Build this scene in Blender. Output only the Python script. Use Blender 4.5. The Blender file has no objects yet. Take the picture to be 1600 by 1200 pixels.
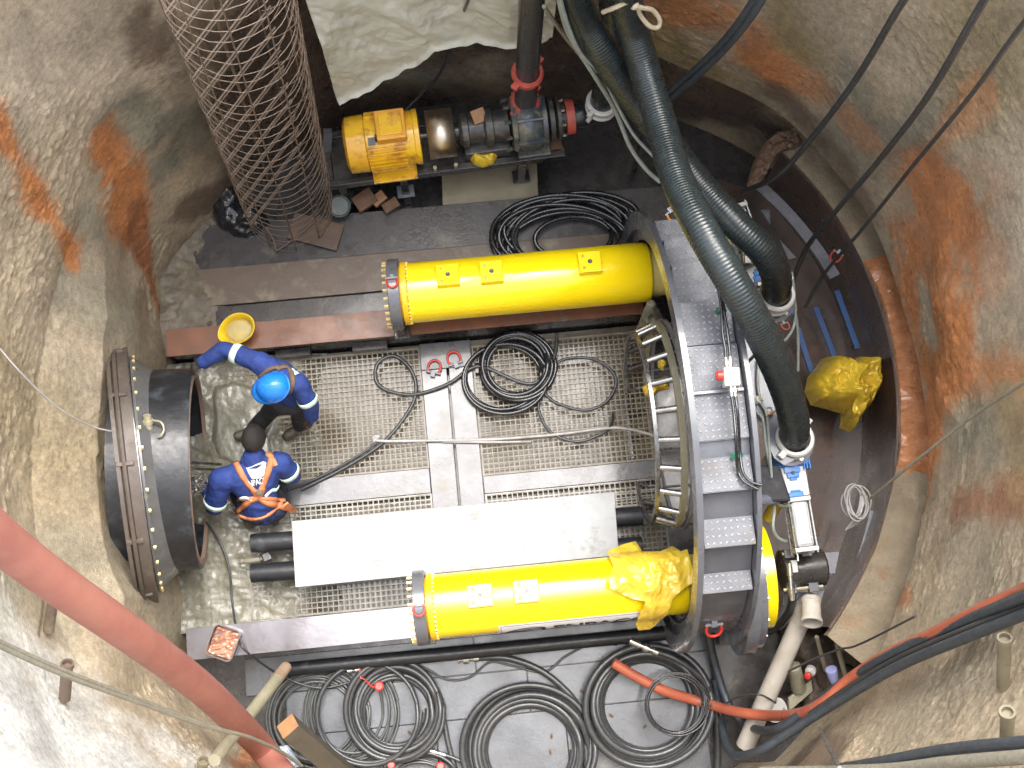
import bpy, bmesh, math, random
import numpy as np
from mathutils import Vector, Matrix, Quaternion, noise
from mathutils.bvhtree import BVHTree
random.seed(7); PI = math.pi
S = bpy.context.scene
COL = S.collection
R = math.radians

# ---------------------------------------------------------------- camera
F, TH, ROLL, YAW, H = 1800.0, R(10.7), R(5.36), R(-10.85), 10.67
_r = Vector((1, 0, 0)); _u = Vector((0, math.cos(TH), math.sin(TH))); FW = Vector((0, math.sin(TH), -math.cos(TH)))
RT = math.cos(ROLL) * _r + math.sin(ROLL) * _u; UP = -math.sin(ROLL) * _r + math.cos(ROLL) * _u
Z = Matrix.Rotation(YAW, 3, 'Z'); RT = Z @ RT; UP = Z @ UP; FW = Z @ FW
CAM = Vector((0, 0, H))
cd = bpy.data.cameras.new('camera'); cam = bpy.data.objects.new('camera', cd); COL.objects.link(cam)
cd.lens = 36 * F / 1600; cd.sensor_width = 36; cd.clip_end = 500
M3 = Matrix((RT, UP, -FW)).transposed()
cam.matrix_world = Matrix.Translation(CAM) @ M3.to_4x4()
S.camera = cam
S.render.resolution_x = 1024; S.render.resolution_y = 768
# ---------------------------------------------------------------- light
SUN_EL, SUN_ROT = R(64), R(20)
w = bpy.data.worlds.new("World"); S.world = w; w.use_nodes = True
nt = w.node_tree; bg = nt.nodes['Background']; sk = nt.nodes.new('ShaderNodeTexSky')
sk.sky_type = 'NISHITA'; sk.sun_disc = False; sk.sun_elevation = SUN_EL; sk.sun_rotation = SUN_ROT
sk.dust_density = 4.0; sk.air_density = 1.0; sk.ozone_density = 0.6
hs_ = nt.nodes.new('ShaderNodeHueSaturation'); hs_.inputs['Saturation'].default_value = .35; hs_.inputs['Value'].default_value = 1.0
nt.links.new(sk.outputs[0], hs_.inputs['Color']); nt.links.new(hs_.outputs[0], bg.inputs[0]); bg.inputs[1].default_value = 0.15
sl = bpy.data.lights.new('sun', 'SUN'); sun = bpy.data.objects.new('sun', sl); COL.objects.link(sun)
sl.energy = .7; sl.angle = R(60); sl.color = (1, .95, .86)
sd = Vector((math.sin(SUN_ROT) * math.cos(SUN_EL), math.cos(SUN_ROT) * math.cos(SUN_EL), math.sin(SUN_EL)))
sun.rotation_euler = sd.to_track_quat('Z', 'Y').to_euler()
S.view_settings.view_transform = 'Standard'; S.view_settings.look = 'None'
S.view_settings.exposure = 2.4; S.view_settings.gamma = 1

# ---------------------------------------------------------------- measuring helpers (photo pixel + height -> world)
def ray(px, py): return FW + (px - 800) / F * RT - (py - 600) / F * UP
def P(px, py, z=0.0):
    d = ray(px, py); return CAM + d * ((z - H) / d.z)
def PX(px, py, x):
    d = ray(px, py); return CAM + d * ((x - CAM.x) / d.x)
SC = Vector((.21, 1.37)); SR = 3.43           # shaft centre and radius
def PWALL(px, py, rr=SR):
    d = ray(px, py); a = d.x**2 + d.y**2; b = -2 * (d.x * SC.x + d.y * SC.y); c = SC.x**2 + SC.y**2 - rr * rr
    t = (-b + math.sqrt(b * b - 4 * a * c)) / (2 * a); return CAM + d * t
def proj(p):
    d = Vector(p) - CAM; z = d.dot(FW); return 800 + F * d.dot(RT) / z, 600 - F * d.dot(UP) / z

# ---------------------------------------------------------------- numpy noise
_rs = np.random.RandomState(3); _perm = _rs.rand(4096 * 4)
def vnoise(p):
    i = np.floor(p).astype(np.int64); f = p - i; f = f * f * (3 - 2 * f)
    def h(a, b, c): return _perm[((a * 73856093) ^ (b * 19349663) ^ (c * 83492791)) & 16383]
    r = 0
    for dx in (0, 1):
        for dy in (0, 1):
            for dz in (0, 1):
                wt = (f[:, 0] if dx else 1 - f[:, 0]) * (f[:, 1] if dy else 1 - f[:, 1]) * (f[:, 2] if dz else 1 - f[:, 2])
                r = r + wt * h(i[:, 0] + dx, i[:, 1] + dy, i[:, 2] + dz)
    return r * 2 - 1
def fbm(p, o=4, g=.5):
    a, s, t = 1., 0, 0
    for k in range(o):
        s = s + a * vnoise(p * 2**k + 17.3 * k); t += a; a *= g
    return s / t

# ---------------------------------------------------------------- materials
def mat(name, c1, c2=None, rough=.5, metal=0., scale=6., bump=0., bscale=60., dirt=None, damt=.35, dscale=3., coat=0., rvar=.12, spec=.5, detail=6, bdist=.01, sheen=0):
    m = bpy.data.materials.new(name); m.use_nodes = True; n = m.node_tree.nodes; l = m.node_tree.links
    b = n['Principled BSDF']; c2 = c2 or tuple(x * .75 for x in c1)
    g = n.new('ShaderNodeNewGeometry')
    def nz(sc, det=detail, ro=.6):
        t = n.new('ShaderNodeTexNoise'); t.inputs['Scale'].default_value = sc; t.inputs['Detail'].default_value = det
        t.inputs['Roughness'].default_value = ro; l.new(g.outputs['Position'], t.inputs['Vector']); return t
    def ramp(src, a, bb):
        r = n.new('ShaderNodeMapRange'); r.inputs[1].default_value = a; r.inputs[2].default_value = bb; l.new(src, r.inputs[0]); return r.outputs[0]
    t = nz(scale); mx = n.new('ShaderNodeMix'); mx.data_type = 'RGBA'
    l.new(ramp(t.outputs[0], .35, .65), mx.inputs[0]); mx.inputs[6].default_value = (*c1, 1); mx.inputs[7].default_value = (*c2, 1)
    out = mx.outputs[2]
    if dirt:
        t2 = nz(dscale, 8, .7); m2 = n.new('ShaderNodeMix'); m2.data_type = 'RGBA'
        l.new(ramp(t2.outputs[0], .62 - .3 * damt, .78 - .3 * damt), m2.inputs[0]); l.new(out, m2.inputs[6]); m2.inputs[7].default_value = (*dirt, 1); out = m2.outputs[2]
    l.new(out, b.inputs['Base Color'])
    t3 = nz(scale * 1.7, 5)
    r = n.new('ShaderNodeMapRange'); r.inputs[1].default_value = .3; r.inputs[2].default_value = .7
    r.inputs[3].default_value = max(.03, rough - rvar); r.inputs[4].default_value = min(1, rough + rvar); l.new(t3.outputs[0], r.inputs[0]); l.new(r.outputs[0], b.inputs['Roughness'])
    b.inputs['Metallic'].default_value = metal; b.inputs['Coat Weight'].default_value = coat; b.inputs['Coat Roughness'].default_value = .08
    b.inputs['Specular IOR Level'].default_value = spec
    if bump:
        tb = nz(bscale, 6, .65); bp = n.new('ShaderNodeBump'); bp.inputs['Strength'].default_value = bump; bp.inputs['Distance'].default_value = bdist
        l.new(tb.outputs[0], bp.inputs['Height']); l.new(bp.outputs[0], b.inputs['Normal'])
    return m
MUD = (.20, .165, .11)
yel = mat('yellow_paint', (.86, .65, .005), (.82, .60, .005), .22, coat=.5, scale=2, dirt=(.55, .35, .03), damt=-.05, dscale=5, rvar=.06)
yelb = mat('pale_yellow_paint', (.80, .68, .20), (.8, .6, .06), .3, scale=8)
ygrm = mat('grimy_yellow_paint', (.82, .52, .02), (.74, .38, .025), .28, scale=6, dirt=(.33, .13, .03), damt=.35, dscale=7, coat=.3)
yrag = mat('yellow_plastic_sheet', (.72, .52, .045), (.62, .42, .04), .25, scale=4, coat=.3, bump=.25, bscale=30, bdist=.02)
orng = mat('orange_paint', (.75, .32, .03), (.6, .22, .03), .35)
grey = mat('grey_machine_paint', (.115, .12, .135), (.085, .09, .105), .30, coat=.35, scale=3, dirt=(.09, .08, .065), damt=.1, dscale=8)
greyl = mat('light_grey_paint', (.22, .225, .25), (.17, .175, .2), .3, coat=.3, scale=5)
dstl = mat('dark_wet_steel', (.06, .056, .054), (.036, .033, .032), .28, metal=.25, scale=5, dirt=(.12, .10, .075), damt=.18, dscale=4, coat=.4, bump=.12, bscale=40)
stl = mat('bare_steel', (.42, .42, .42), (.28, .28, .28), .32, metal=.9, scale=12, dirt=(.13, .10, .07), damt=.15, dscale=9)
chrome = mat('zinc_fitting', (.62, .62, .6), (.45, .45, .42), .22, metal=.9, scale=30)
wet = mat('wet_steel_plate', (.115, .115, .122), (.075, .073, .075), .26, metal=.25, scale=3, dirt=(.10, .085, .06), damt=.25, dscale=2.5, coat=.45, bump=.22, bscale=18, rvar=.1)
wetb = mat('wet_bright_rail', (.20, .195, .215), (.15, .14, .15), .13, metal=.5, scale=3, dirt=(.13, .09, .07), damt=.12, dscale=2, coat=.8, bump=.12, bscale=14, rvar=.06)
rustr = mat('rusty_rail', (.19, .075, .035), (.12, .045, .024), .42, scale=5, dirt=(.17, .13, .09), damt=.22, dscale=5, coat=.12, bump=.15)
brn = mat('brown_mud_steel', (.14, .10, .075), (.09, .066, .052), .42, scale=4, dirt=(.21, .175, .12), damt=.4, dscale=4, bump=.2, bscale=30, coat=.2)
grate = mat('muddy_grating', (.20, .17, .115), (.155, .125, .085), .42, scale=6, dirt=(.14, .12, .09), damt=.25, coat=.2)
gratew = mat('wet_grating', (.20, .18, .15), (.12, .11, .09), .3, scale=6, metal=.3, coat=.3)
mud = mat('mud', (.20, .19, .145), (.15, .14, .10), .35, scale=5, dirt=(.15, .10, .05), damt=.15, dscale=7, bump=.5, bscale=25, coat=.35, bdist=.02)
mudw = mat('wet_grey_mud', (.20, .20, .155), (.16, .155, .115), .24, scale=5, dirt=(.24, .225, .16), damt=.25, dscale=9, bump=.35, bscale=22, coat=.7, bdist=.015)
undr = mat('muddy_water_below_grating', (.17, .135, .085), (.11, .085, .05), .25, scale=3, coat=.4, dirt=(.06, .05, .035), damt=.2)
blk = mat('black_rubber', (.032, .034, .037), (.05, .052, .054), .35, scale=25, coat=.15, dirt=(.07, .065, .055), damt=.0, dscale=9)
blkg = mat('black_glossy_hose', (.014, .015, .017), (.022, .023, .026), .24, scale=20, coat=.4)
blkp = mat('black_bitumen_pipe', (.012, .013, .016), (.02, .022, .026), .42, scale=10, coat=.12, dirt=(.055, .065, .075), damt=.18, dscale=5, bump=.3, bscale=30)
hosm = mat('dark_green_black_suction_hose', (.021, .030, .031), (.014, .020, .022), .30, scale=12, coat=.2, bump=.2, bscale=80, dirt=(.06, .07, .06), damt=.05, dscale=25)
navy = mat('dark_blue_cable', (.03, .04, .055), (.05, .058, .066), .42, scale=18, dirt=(.11, .11, .10), damt=.1, dscale=20, bump=.2)
gcab = mat('grey_green_cable', (.33, .37, .34), (.24, .27, .25), .45, scale=10, dirt=(.17, .15, .11), damt=.1, dscale=12)
wcab = mat('pale_grey_cable', (.45, .43, .42), (.34, .33, .32), .4, scale=10, dirt=MUD, damt=.1)
rope = mat('cream_rope', (.58, .50, .36), (.46, .38, .27), .8, scale=30, bump=.5, bscale=120)
ropeg = mat('grey_rope', (.26, .24, .18), (.19, .17, .13), .8, scale=30, bump=.5, bscale=120)
redh = mat('faded_red_layflat_hose', (.34, .135, .10), (.28, .10, .075), .6, scale=3, dirt=(.30, .14, .09), damt=.15, dscale=4, bump=.15, bscale=60)
redo = mat('orange_red_hose', (.42, .11, .055), (.33, .085, .05), .38, scale=4, dirt=(.28, .17, .12), damt=.2, dscale=6, coat=.2)
red = mat('red_paint', (.55, .04, .03), (.45, .03, .02), .35, scale=12)
redc = mat('faded_red_clamp', (.52, .09, .07), (.38, .07, .05), .5, scale=12, dirt=(.20, .12, .08), damt=.25)
wht = mat('scuffed_white_paint', (.35, .36, .37), (.29, .30, .305), .55, scale=5, dirt=(.22, .22, .215), damt=.30, dscale=6, coat=.0, bump=.04)
wplas = mat('white_plastic', (.60, .60, .58), (.50, .50, .47), .35, scale=9)
alu = mat('white_aluminium', (.60, .61, .62), (.52, .53, .54), .22, metal=.4, scale=4)
pvc = mat('pale_pvc_pipe', (.46, .43, .38), (.38, .35, .30), .4, scale=4, dirt=(.34, .31, .25), damt=.25, dscale=5)
blue = mat('blue_cast_paint', (.02, .20, .62), (.02, .15, .50), .3, coat=.3, scale=10)
bluew = mat('worn_blue_paint', (.03, .11, .32), (.04, .09, .22), .4, scale=14, dirt=(.10, .09, .08), damt=.25, dscale=20)
dblue = mat('dark_blue_pump_paint', (.035, .055, .08), (.055, .062, .065), .36, scale=9, dirt=(.20, .19, .14), damt=.5, dscale=7, coat=.4, bump=.3)
cast = mat('dirty_black_casting', (.03, .032, .034), (.06, .058, .05), .4, scale=14, dirt=(.15, .13, .1), damt=.3, dscale=9, coat=.2, bump=.3)
brass = mat('brass_yellow_guard', (.50, .30, .09), (.40, .22, .07), .25, metal=.85, scale=8)
gal = mat('shiny_guard_metal', (.62, .56, .46), (.46, .36, .24), .33, metal=.95, scale=5, rvar=.08)
wood = mat('brown_timber', (.16, .085, .045), (.10, .055, .03), .6, scale=8, bump=.3, dirt=(.07, .06, .045), damt=.2)
woodl = mat('orange_timber', (.36, .19, .09), (.27, .14, .07), .6, scale=9, bump=.3)
mudtube = mat('mud_coated_tube', (.29, .27, .19), (.23, .21, .14), .6, scale=6, dirt=(.42, .39, .30), damt=.2, bump=.3)
rod = mat('rusty_rebar', (.17, .12, .085), (.12, .085, .06), .65, scale=20)
rodg = mat('dull_wire', (.20, .155, .115), (.14, .10, .075), .6, scale=20)
tarpm = mat('dirty_white_geotextile', (.62, .63, .56), (.52, .52, .44), .55, scale=2.5, dirt=(.33, .29, .19), damt=.22, dscale=2, bump=.5, bscale=9, bdist=.04)
cblue = mat('royal_blue_coverall', (.018, .044, .21), (.014, .033, .15), .8, scale=7, bump=.5, bscale=35, bdist=.012, dirt=(.06, .07, .11), damt=.08, dscale=7)
cdark = mat('mud_stained_black_trousers', (.016, .017, .022), (.025, .025, .028), .7, scale=9, bump=.4, bscale=30, dirt=(.06, .055, .04), damt=.15)
cnavy = mat('navy_trousers', (.017, .024, .06), (.013, .017, .035), .75, scale=9, bump=.4, bscale=30, dirt=(.08, .07, .05), damt=.25)
refl = mat('silver_green_reflective_tape', (.62, .80, .68), (.55, .72, .62), .4, scale=20)
strap = mat('orange_webbing', (.66, .24, .10), (.50, .17, .07), .7, scale=12, dirt=(.27, .16, .09), damt=.25, dscale=14, bump=.3, bscale=200)
strapb = mat('brown_webbing', (.13, .085, .055), (.10, .065, .04), .7, scale=12)
skin = mat('dark_brown_skin', (.105, .052, .034), (.085, .042, .028), .45, scale=20)
hair = mat('short_black_hair', (.012, .010, .009), (.022, .018, .015), .8, scale=60, bump=.8, bscale=300, bdist=.004)
glove = mat('black_work_glove', (.018, .018, .019), (.05, .045, .035), .6, scale=14, bump=.3)
boot = mat('muddy_boot', (.06, .055, .045), (.15, .13, .09), .5, scale=14, bump=.3)
hblue = mat('blue_helmet_plastic', (.01, .17, .62), (.01, .15, .56), .28, coat=.3, scale=5)
hyel = mat('yellow_helmet_plastic', (.80, .58, .02), (.70, .48, .02), .35, scale=8)
hyin = mat('muddy_helmet_lining', (.50, .40, .12), (.38, .32, .18), .6, scale=14, dirt=(.60, .46, .03), damt=.15, dscale=12)
conc = mat('pale_concrete', (.34, .28, .19), (.25, .20, .135), .55, scale=7, dirt=(.32, .15, .06), damt=.22, dscale=2.2, bump=.9, bscale=35, bdist=.025)
tand = mat('dried_tan_mud_slab', (.25, .22, .145), (.19, .165, .105), .5, scale=4, bump=.2, bscale=30)
lblue = mat('pale_blue_plastic', (.36, .38, .66), (.3, .32, .58), .4)
grn = mat('green_tape', (.02, .16, .09), (.02, .11, .07), .4)
label_w = mat('white_sticker', (.72, .72, .74), (.66, .66, .69), .35)
ink = mat('black_ink', (.01, .01, .012), (.015, .015, .018), .4)
white_ink = mat('white_print', (.72, .74, .76), (.66, .68, .7), .6)
rsteel = mat('rust_brown_steel_wall', (.095, .062, .048), (.055, .038, .031), .30, metal=.1, scale=2, dirt=(.17, .075, .04), damt=.3, dscale=2.2, coat=.3, bump=.2)
rplate = mat('reddish_brown_frame', (.105, .082, .068), (.07, .056, .046), .5, scale=6, dirt=(.20, .165, .115), damt=.25, bump=.3)

# ---------------------------------------------------------------- mesh builder
class MB:
    def __init__(s, T=None): s.v = []; s.f = []; s.T = T or Matrix()
    def add(s, vs, fs):
        o = len(s.v); s.v += [s.T @ Vector(v) for v in vs]; s.f += [tuple(i + o for i in f) for f in fs]; return s
    def box(s, c, d, rot=None):
        c = Vector(c); q = rot or Matrix.Identity(3); vs = []
        for x in (-.5, .5):
            for y in (-.5, .5):
                for z in (-.5, .5): vs.append(c + q @ Vector((x * d[0], y * d[1], z * d[2])))
        return s.add(vs, [(0, 1, 3, 2), (4, 6, 7, 5), (0, 4, 5, 1), (2, 3, 7, 6), (0, 2, 6, 4), (1, 5, 7, 3)])
    def bb(s, a, b): return s.box([(a[i] + b[i]) / 2 for i in range(3)], [abs(b[i] - a[i]) for i in range(3)])
    def bar(s, a, b, wd, hg, up=(0, 0, 1)):
        a = Vector(a); b = Vector(b); x = (b - a); L = x.length; x.normalize(); y = Vector(up).cross(x)
        if y.length < 1e-4: y = Vector((0, 1, 0)).cross(x)
        y.normalize(); z = x.cross(y); return s.box((a + b) / 2, (L, wd, hg), Matrix((x, y, z)).transposed())
    def lathe(s, a, b, prof, n=24, closed=False):
        a = Vector(a); ax = (Vector(b) - a); L = ax.length; ax.normalize()
        t = ax.orthogonal().normalized(); u = ax.cross(t); vs = []; fs = []
        for (d, r) in prof:
            for k in range(n):
                an = 2 * PI * k / n; vs.append(a + ax * d + (t * math.cos(an) + u * math.sin(an)) * max(r, 1e-5))
        m = len(prof)
        for i in range(m if closed else m - 1):
            j = (i + 1) % m
            for k in range(n): k2 = (k + 1) % n; fs.append((i * n + k, i * n + k2, j * n + k2, j * n + k))
        if not closed: fs.append(tuple(range(n))[::-1]); fs.append(tuple((m - 1) * n + k for k in range(n)))
        return s.add(vs, fs)
    def cyl(s, a, b, r, r2=None, n=20):
        return s.lathe(a, b, [(0, r), ((Vector(b) - Vector(a)).length, r if r2 is None else r2)], n)
    def pipe(s, a, b, ro, ri, n=28):
        L = (Vector(b) - Vector(a)).length; return s.lathe(a, b, [(0, ri), (0, ro), (L, ro), (L, ri)], n, closed=True)
    def hexb(s, a, ax, r, h): return s.cyl(a, Vector(a) + Vector(ax).normalized() * h, r, r, 6)
    def tube(s, pts, r, n=8, closed=False, rf=None):
        pts = [Vector(p) for p in pts]; m = len(pts); vs = []; fs = []; T = []
        for i in range(m):
            a = pts[(i - 1) % m] if (closed or i) else pts[0]; b = pts[(i + 1) % m] if (closed or i < m - 1) else pts[-1]
            d = b - a; T.append(d.normalized() if d.length > 1e-9 else Vector((0, 0, 1)))
        N = T[0].orthogonal().normalized()
        for i in range(m):
            N = (N - T[i] * N.dot(T[i]));
            if N.length < 1e-6: N = T[i].orthogonal()
            N.normalize(); B = T[i].cross(N); rr = rf(i, i / max(1, m - 1)) if rf else r
            for k in range(n):
                an = 2 * PI * k / n; vs.append(pts[i] + (N * math.cos(an) + B * math.sin(an)) * rr)
        for i in range(m if closed else m - 1):
            j = (i + 1) % m
            for k in range(n): k2 = (k + 1) % n; fs.append((i * n + k, i * n + k2, j * n + k2, j * n + k))
        if not closed: fs.append(tuple(range(n))[::-1]); fs.append(tuple((m - 1) * n + k for k in range(n)))
        return s.add(vs, fs)
    def torus(s, c, ax, Rr, r, n=28, k=8, sq=None):
        c = Vector(c); ax = Vector(ax).normalized(); t = ax.orthogonal().normalized(); u = ax.cross(t)
        return s.tube([c + (t * math.cos(2 * PI * i / n) + u * math.sin(2 * PI * i / n)) * Rr for i in range(n)], r, k, True)
    def prism(s, pts, off):
        off = Vector(off); m = len(pts); vs = [Vector(p) for p in pts] + [Vector(p) + off for p in pts]
        return s.add(vs, [tuple(range(m))[::-1], tuple(range(m, 2 * m))] + [(i, (i + 1) % m, m + (i + 1) % m, m + i) for i in range(m)])
    def sph(s, c, r, sc=(1, 1, 1), n=16, rot=None):
        vs = []; fs = []; q = rot or Matrix.Identity(3); c = Vector(c)
        for i in range(n // 2 + 1):
            ph = PI * i / (n // 2)
            for k in range(n):
                th = 2 * PI * k / n; vs.append(c + q @ Vector((sc[0] * r * math.sin(ph) * math.cos(th), sc[1] * r * math.sin(ph) * math.sin(th), sc[2] * r * math.cos(ph))))
        for i in range(n // 2):
            for k in range(n): k2 = (k + 1) % n; fs.append((i * n + k, (i + 1) * n + k, (i + 1) * n + k2, i * n + k2))
        return s.add(vs, fs)
    def cap(s, a, b, ra, rb):          # tapered capsule
        a = Vector(a); b = Vector(b); s.sph(a, ra, n=14); s.sph(b, rb, n=14); return s.cyl(a, b, ra, rb, 14)
    def grid(s, fn, nu, nv, thick=0):
        vs = [fn(i / nu, j / nv) for i in range(nu + 1) for j in range(nv + 1)]
        fs = [(i * (nv + 1) + j, (i + 1) * (nv + 1) + j, (i + 1) * (nv + 1) + j + 1, i * (nv + 1) + j + 1) for i in range(nu) for j in range(nv)]
        return s.add(vs, fs)
    def build(s, name, m, parent=None, smooth=35, bevel=0, solid=0, loc=None):
        me = bpy.data.meshes.new(name)
        root = parent
        while root is not None and root.parent: root = root.parent
        off = root.location if root is not None else (Vector(loc) if loc is not None else Vector((0, 0, 0)))
        if root is None and loc is None and s.v:
            xs = [v.x for v in s.v]; ys = [v.y for v in s.v]; off = Vector(((min(xs) + max(xs)) / 2, (min(ys) + max(ys)) / 2, min(v.z for v in s.v)))
        me.from_pydata([v - off for v in s.v], [], s.f); me.materials.append(m); me.update()
        if smooth: me.shade_smooth(); me.set_sharp_from_angle(angle=R(smooth))
        o = bpy.data.objects.new(name, me); COL.objects.link(o)
        if parent is not None: o.parent = parent
        else: o.location = off
        if solid: q = o.modifiers.new('s', 'SOLIDIFY'); q.thickness = solid; q.offset = 0
        if bevel: q = o.modifiers.new('b', 'BEVEL'); q.width = bevel; q.segments = 2; q.limit_method = 'ANGLE'; q.angle_limit = R(40)
        return o
def tag(o, label=None, cat=None, group=None, kind=None):
    if label: o['label'] = label
    if cat: o['category'] = cat
    if group: o['group'] = group
    if kind: o['kind'] = kind
    return o
def thing(name, label, cat, loc, group=None):
    o = bpy.data.objects.new(name, None); COL.objects.link(o); o.location = Vector(loc); o.empty_display_size = .1
    return tag(o, label, cat, group)
def smooth_path(pts, n=8, closed=False):
    pts = [Vector(p) for p in pts]; m = len(pts); out = []
    for i in range(m if closed else m - 1):
        g = (lambda k: pts[k % m]) if closed else (lambda k: pts[min(max(k, 0), m - 1)])
        p0, p1, p2, p3 = g(i - 1), g(i), g(i + 1), g(i + 2)
        for k in range(n):
            t = k / n; out.append(.5 * ((2 * p1) + (p2 - p0) * t + (2 * p0 - 5 * p1 + 4 * p2 - p3) * t * t + (3 * p1 - p0 - 3 * p2 + p3) * t**3))
    if not closed: out.append(pts[-1])
    return out
def even(pts, step):
    out = [pts[0]]; acc = 0
    for a, b in zip(pts, pts[1:]):
        L = (b - a).length; t = step - acc
        while t < L: out.append(a + (b - a) * (t / L)); t += step
        acc = (acc + L) % step
    return out
def pp(*a): return [P(*q) for q in a]
def PWc(px, py, z, m=.17):
    p = P(px, py, z)
    if (p.x - SC.x)**2 + (p.y - SC.y)**2 > (SR - m)**2: p = PWALL(px, py, SR - m)
    return p
def ppw(*a): return [PWc(*q) for q in a]
def cable(name, pts, r, m, label, cat, n=8, group=None, parent=None, loc=None):
    o = MB().tube(smooth_path(pts, 8), r, n).build(name, m, parent, 60)
    if parent is None: tag(o, label, cat, group)
    return o
def Tf(o, ang, tilt=0): return Matrix.Translation(Vector(o)) @ Matrix.Rotation(ang, 4, 'Z')
def evaluated(o):
    dg = bpy.context.evaluated_depsgraph_get(); dg.update(); return bpy.data.meshes.new_from_object(o.evaluated_get(dg), depsgraph=dg)
def fuse(mb, name, m, parent, voxel=.014, it=4, fold=0., fs=14, fold2=0.):
    o = mb.build(name, m, parent, 0); r = o.modifiers.new('r', 'REMESH'); r.mode = 'VOXEL'; r.voxel_size = voxel
    q = o.modifiers.new('q', 'SMOOTH'); q.iterations = it; q.factor = .5
    bpy.context.view_layer.update(); me = evaluated(o); o.modifiers.clear(); old = o.data; o.data = me; bpy.data.meshes.remove(old)
    n = len(me.vertices); co = np.empty(n * 3); me.vertices.foreach_get('co', co); co = co.reshape(-1, 3); no = np.empty(n * 3); me.vertex_normals.foreach_get('vector', no); no = no.reshape(-1, 3)
    if fold:
        d = 1 - np.abs(fbm(co * fs + 5, 3)) * 2; d = d + .5 * fbm(co * np.array([fs * 2.2, fs * 1.2, fs]), 2)
        co = co + no * (d * fold)[:, None]; me.vertices.foreach_set('co', co.ravel())
    me.materials.clear(); me.materials.append(m); me.shade_smooth(); me.update(); return o
def text_mesh(body, size, sx=1.0, bold=.0):
    c = bpy.data.curves.new('t', 'FONT'); c.body = body; c.size = size; c.offset = bold; c.align_x = 'CENTER'; c.align_y = 'CENTER'; c.resolution_u = 4
    o = bpy.data.objects.new('t', c); COL.objects.link(o); bpy.context.view_layer.update(); me = evaluated(o)
    bm = bmesh.new(); bm.from_mesh(me)
    bmesh.ops.triangulate(bm, faces=bm.faces); bmesh.ops.subdivide_edges(bm, edges=[e for e in bm.edges if e.calc_length() > size * .25], cuts=2)
    vs = [Vector((v.co.x * sx, v.co.y, 0)) for v in bm.verts]; bm.verts.index_update(); fs = [tuple(v.index for v in f.verts) for f in bm.faces]; bm.free()
    bpy.data.objects.remove(o); bpy.data.curves.remove(c); bpy.data.meshes.remove(me); return vs, fs

# ================================================================ SETTING
# ---- shaft wall: sprayed concrete over clay
def seg_dist(s, z, pts):
    best = np.full(s.shape, 1e9)
    if len(pts) == 1: pts = pts * 2
    for (a, b) in zip(pts, pts[1:]):
        ds = (s - a[0] + PI * SR) % (2 * PI * SR) - PI * SR; bs = (b[0] - a[0] + PI * SR) % (2 * PI * SR) - PI * SR; bz = b[1] - a[1]
        L2 = bs * bs + bz * bz; dz = z - a[1]; t = np.clip((ds * bs + dz * bz) / L2, 0, 1) if L2 > 1e-9 else 0
        best = np.minimum(best, np.hypot(ds - t * bs, dz - t * bz))
    return best
def wall_sz(px, py):
    p = PWALL(px, py); return (math.atan2(p.y - SC.y, p.x - SC.x) * SR, p.z)
TAN = (.47, .38, .26); PINK = (.53, .445, .33); GREY = (.29, .275, .205); ORG = (.60, .235, .08); DORG = (.36, .135, .05); DRK = (.075, .05, .036); HAZE_WHT = (.78, .78, .74); BRN = (.15, .095, .06); YLW = (.36, .28, .13)
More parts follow.
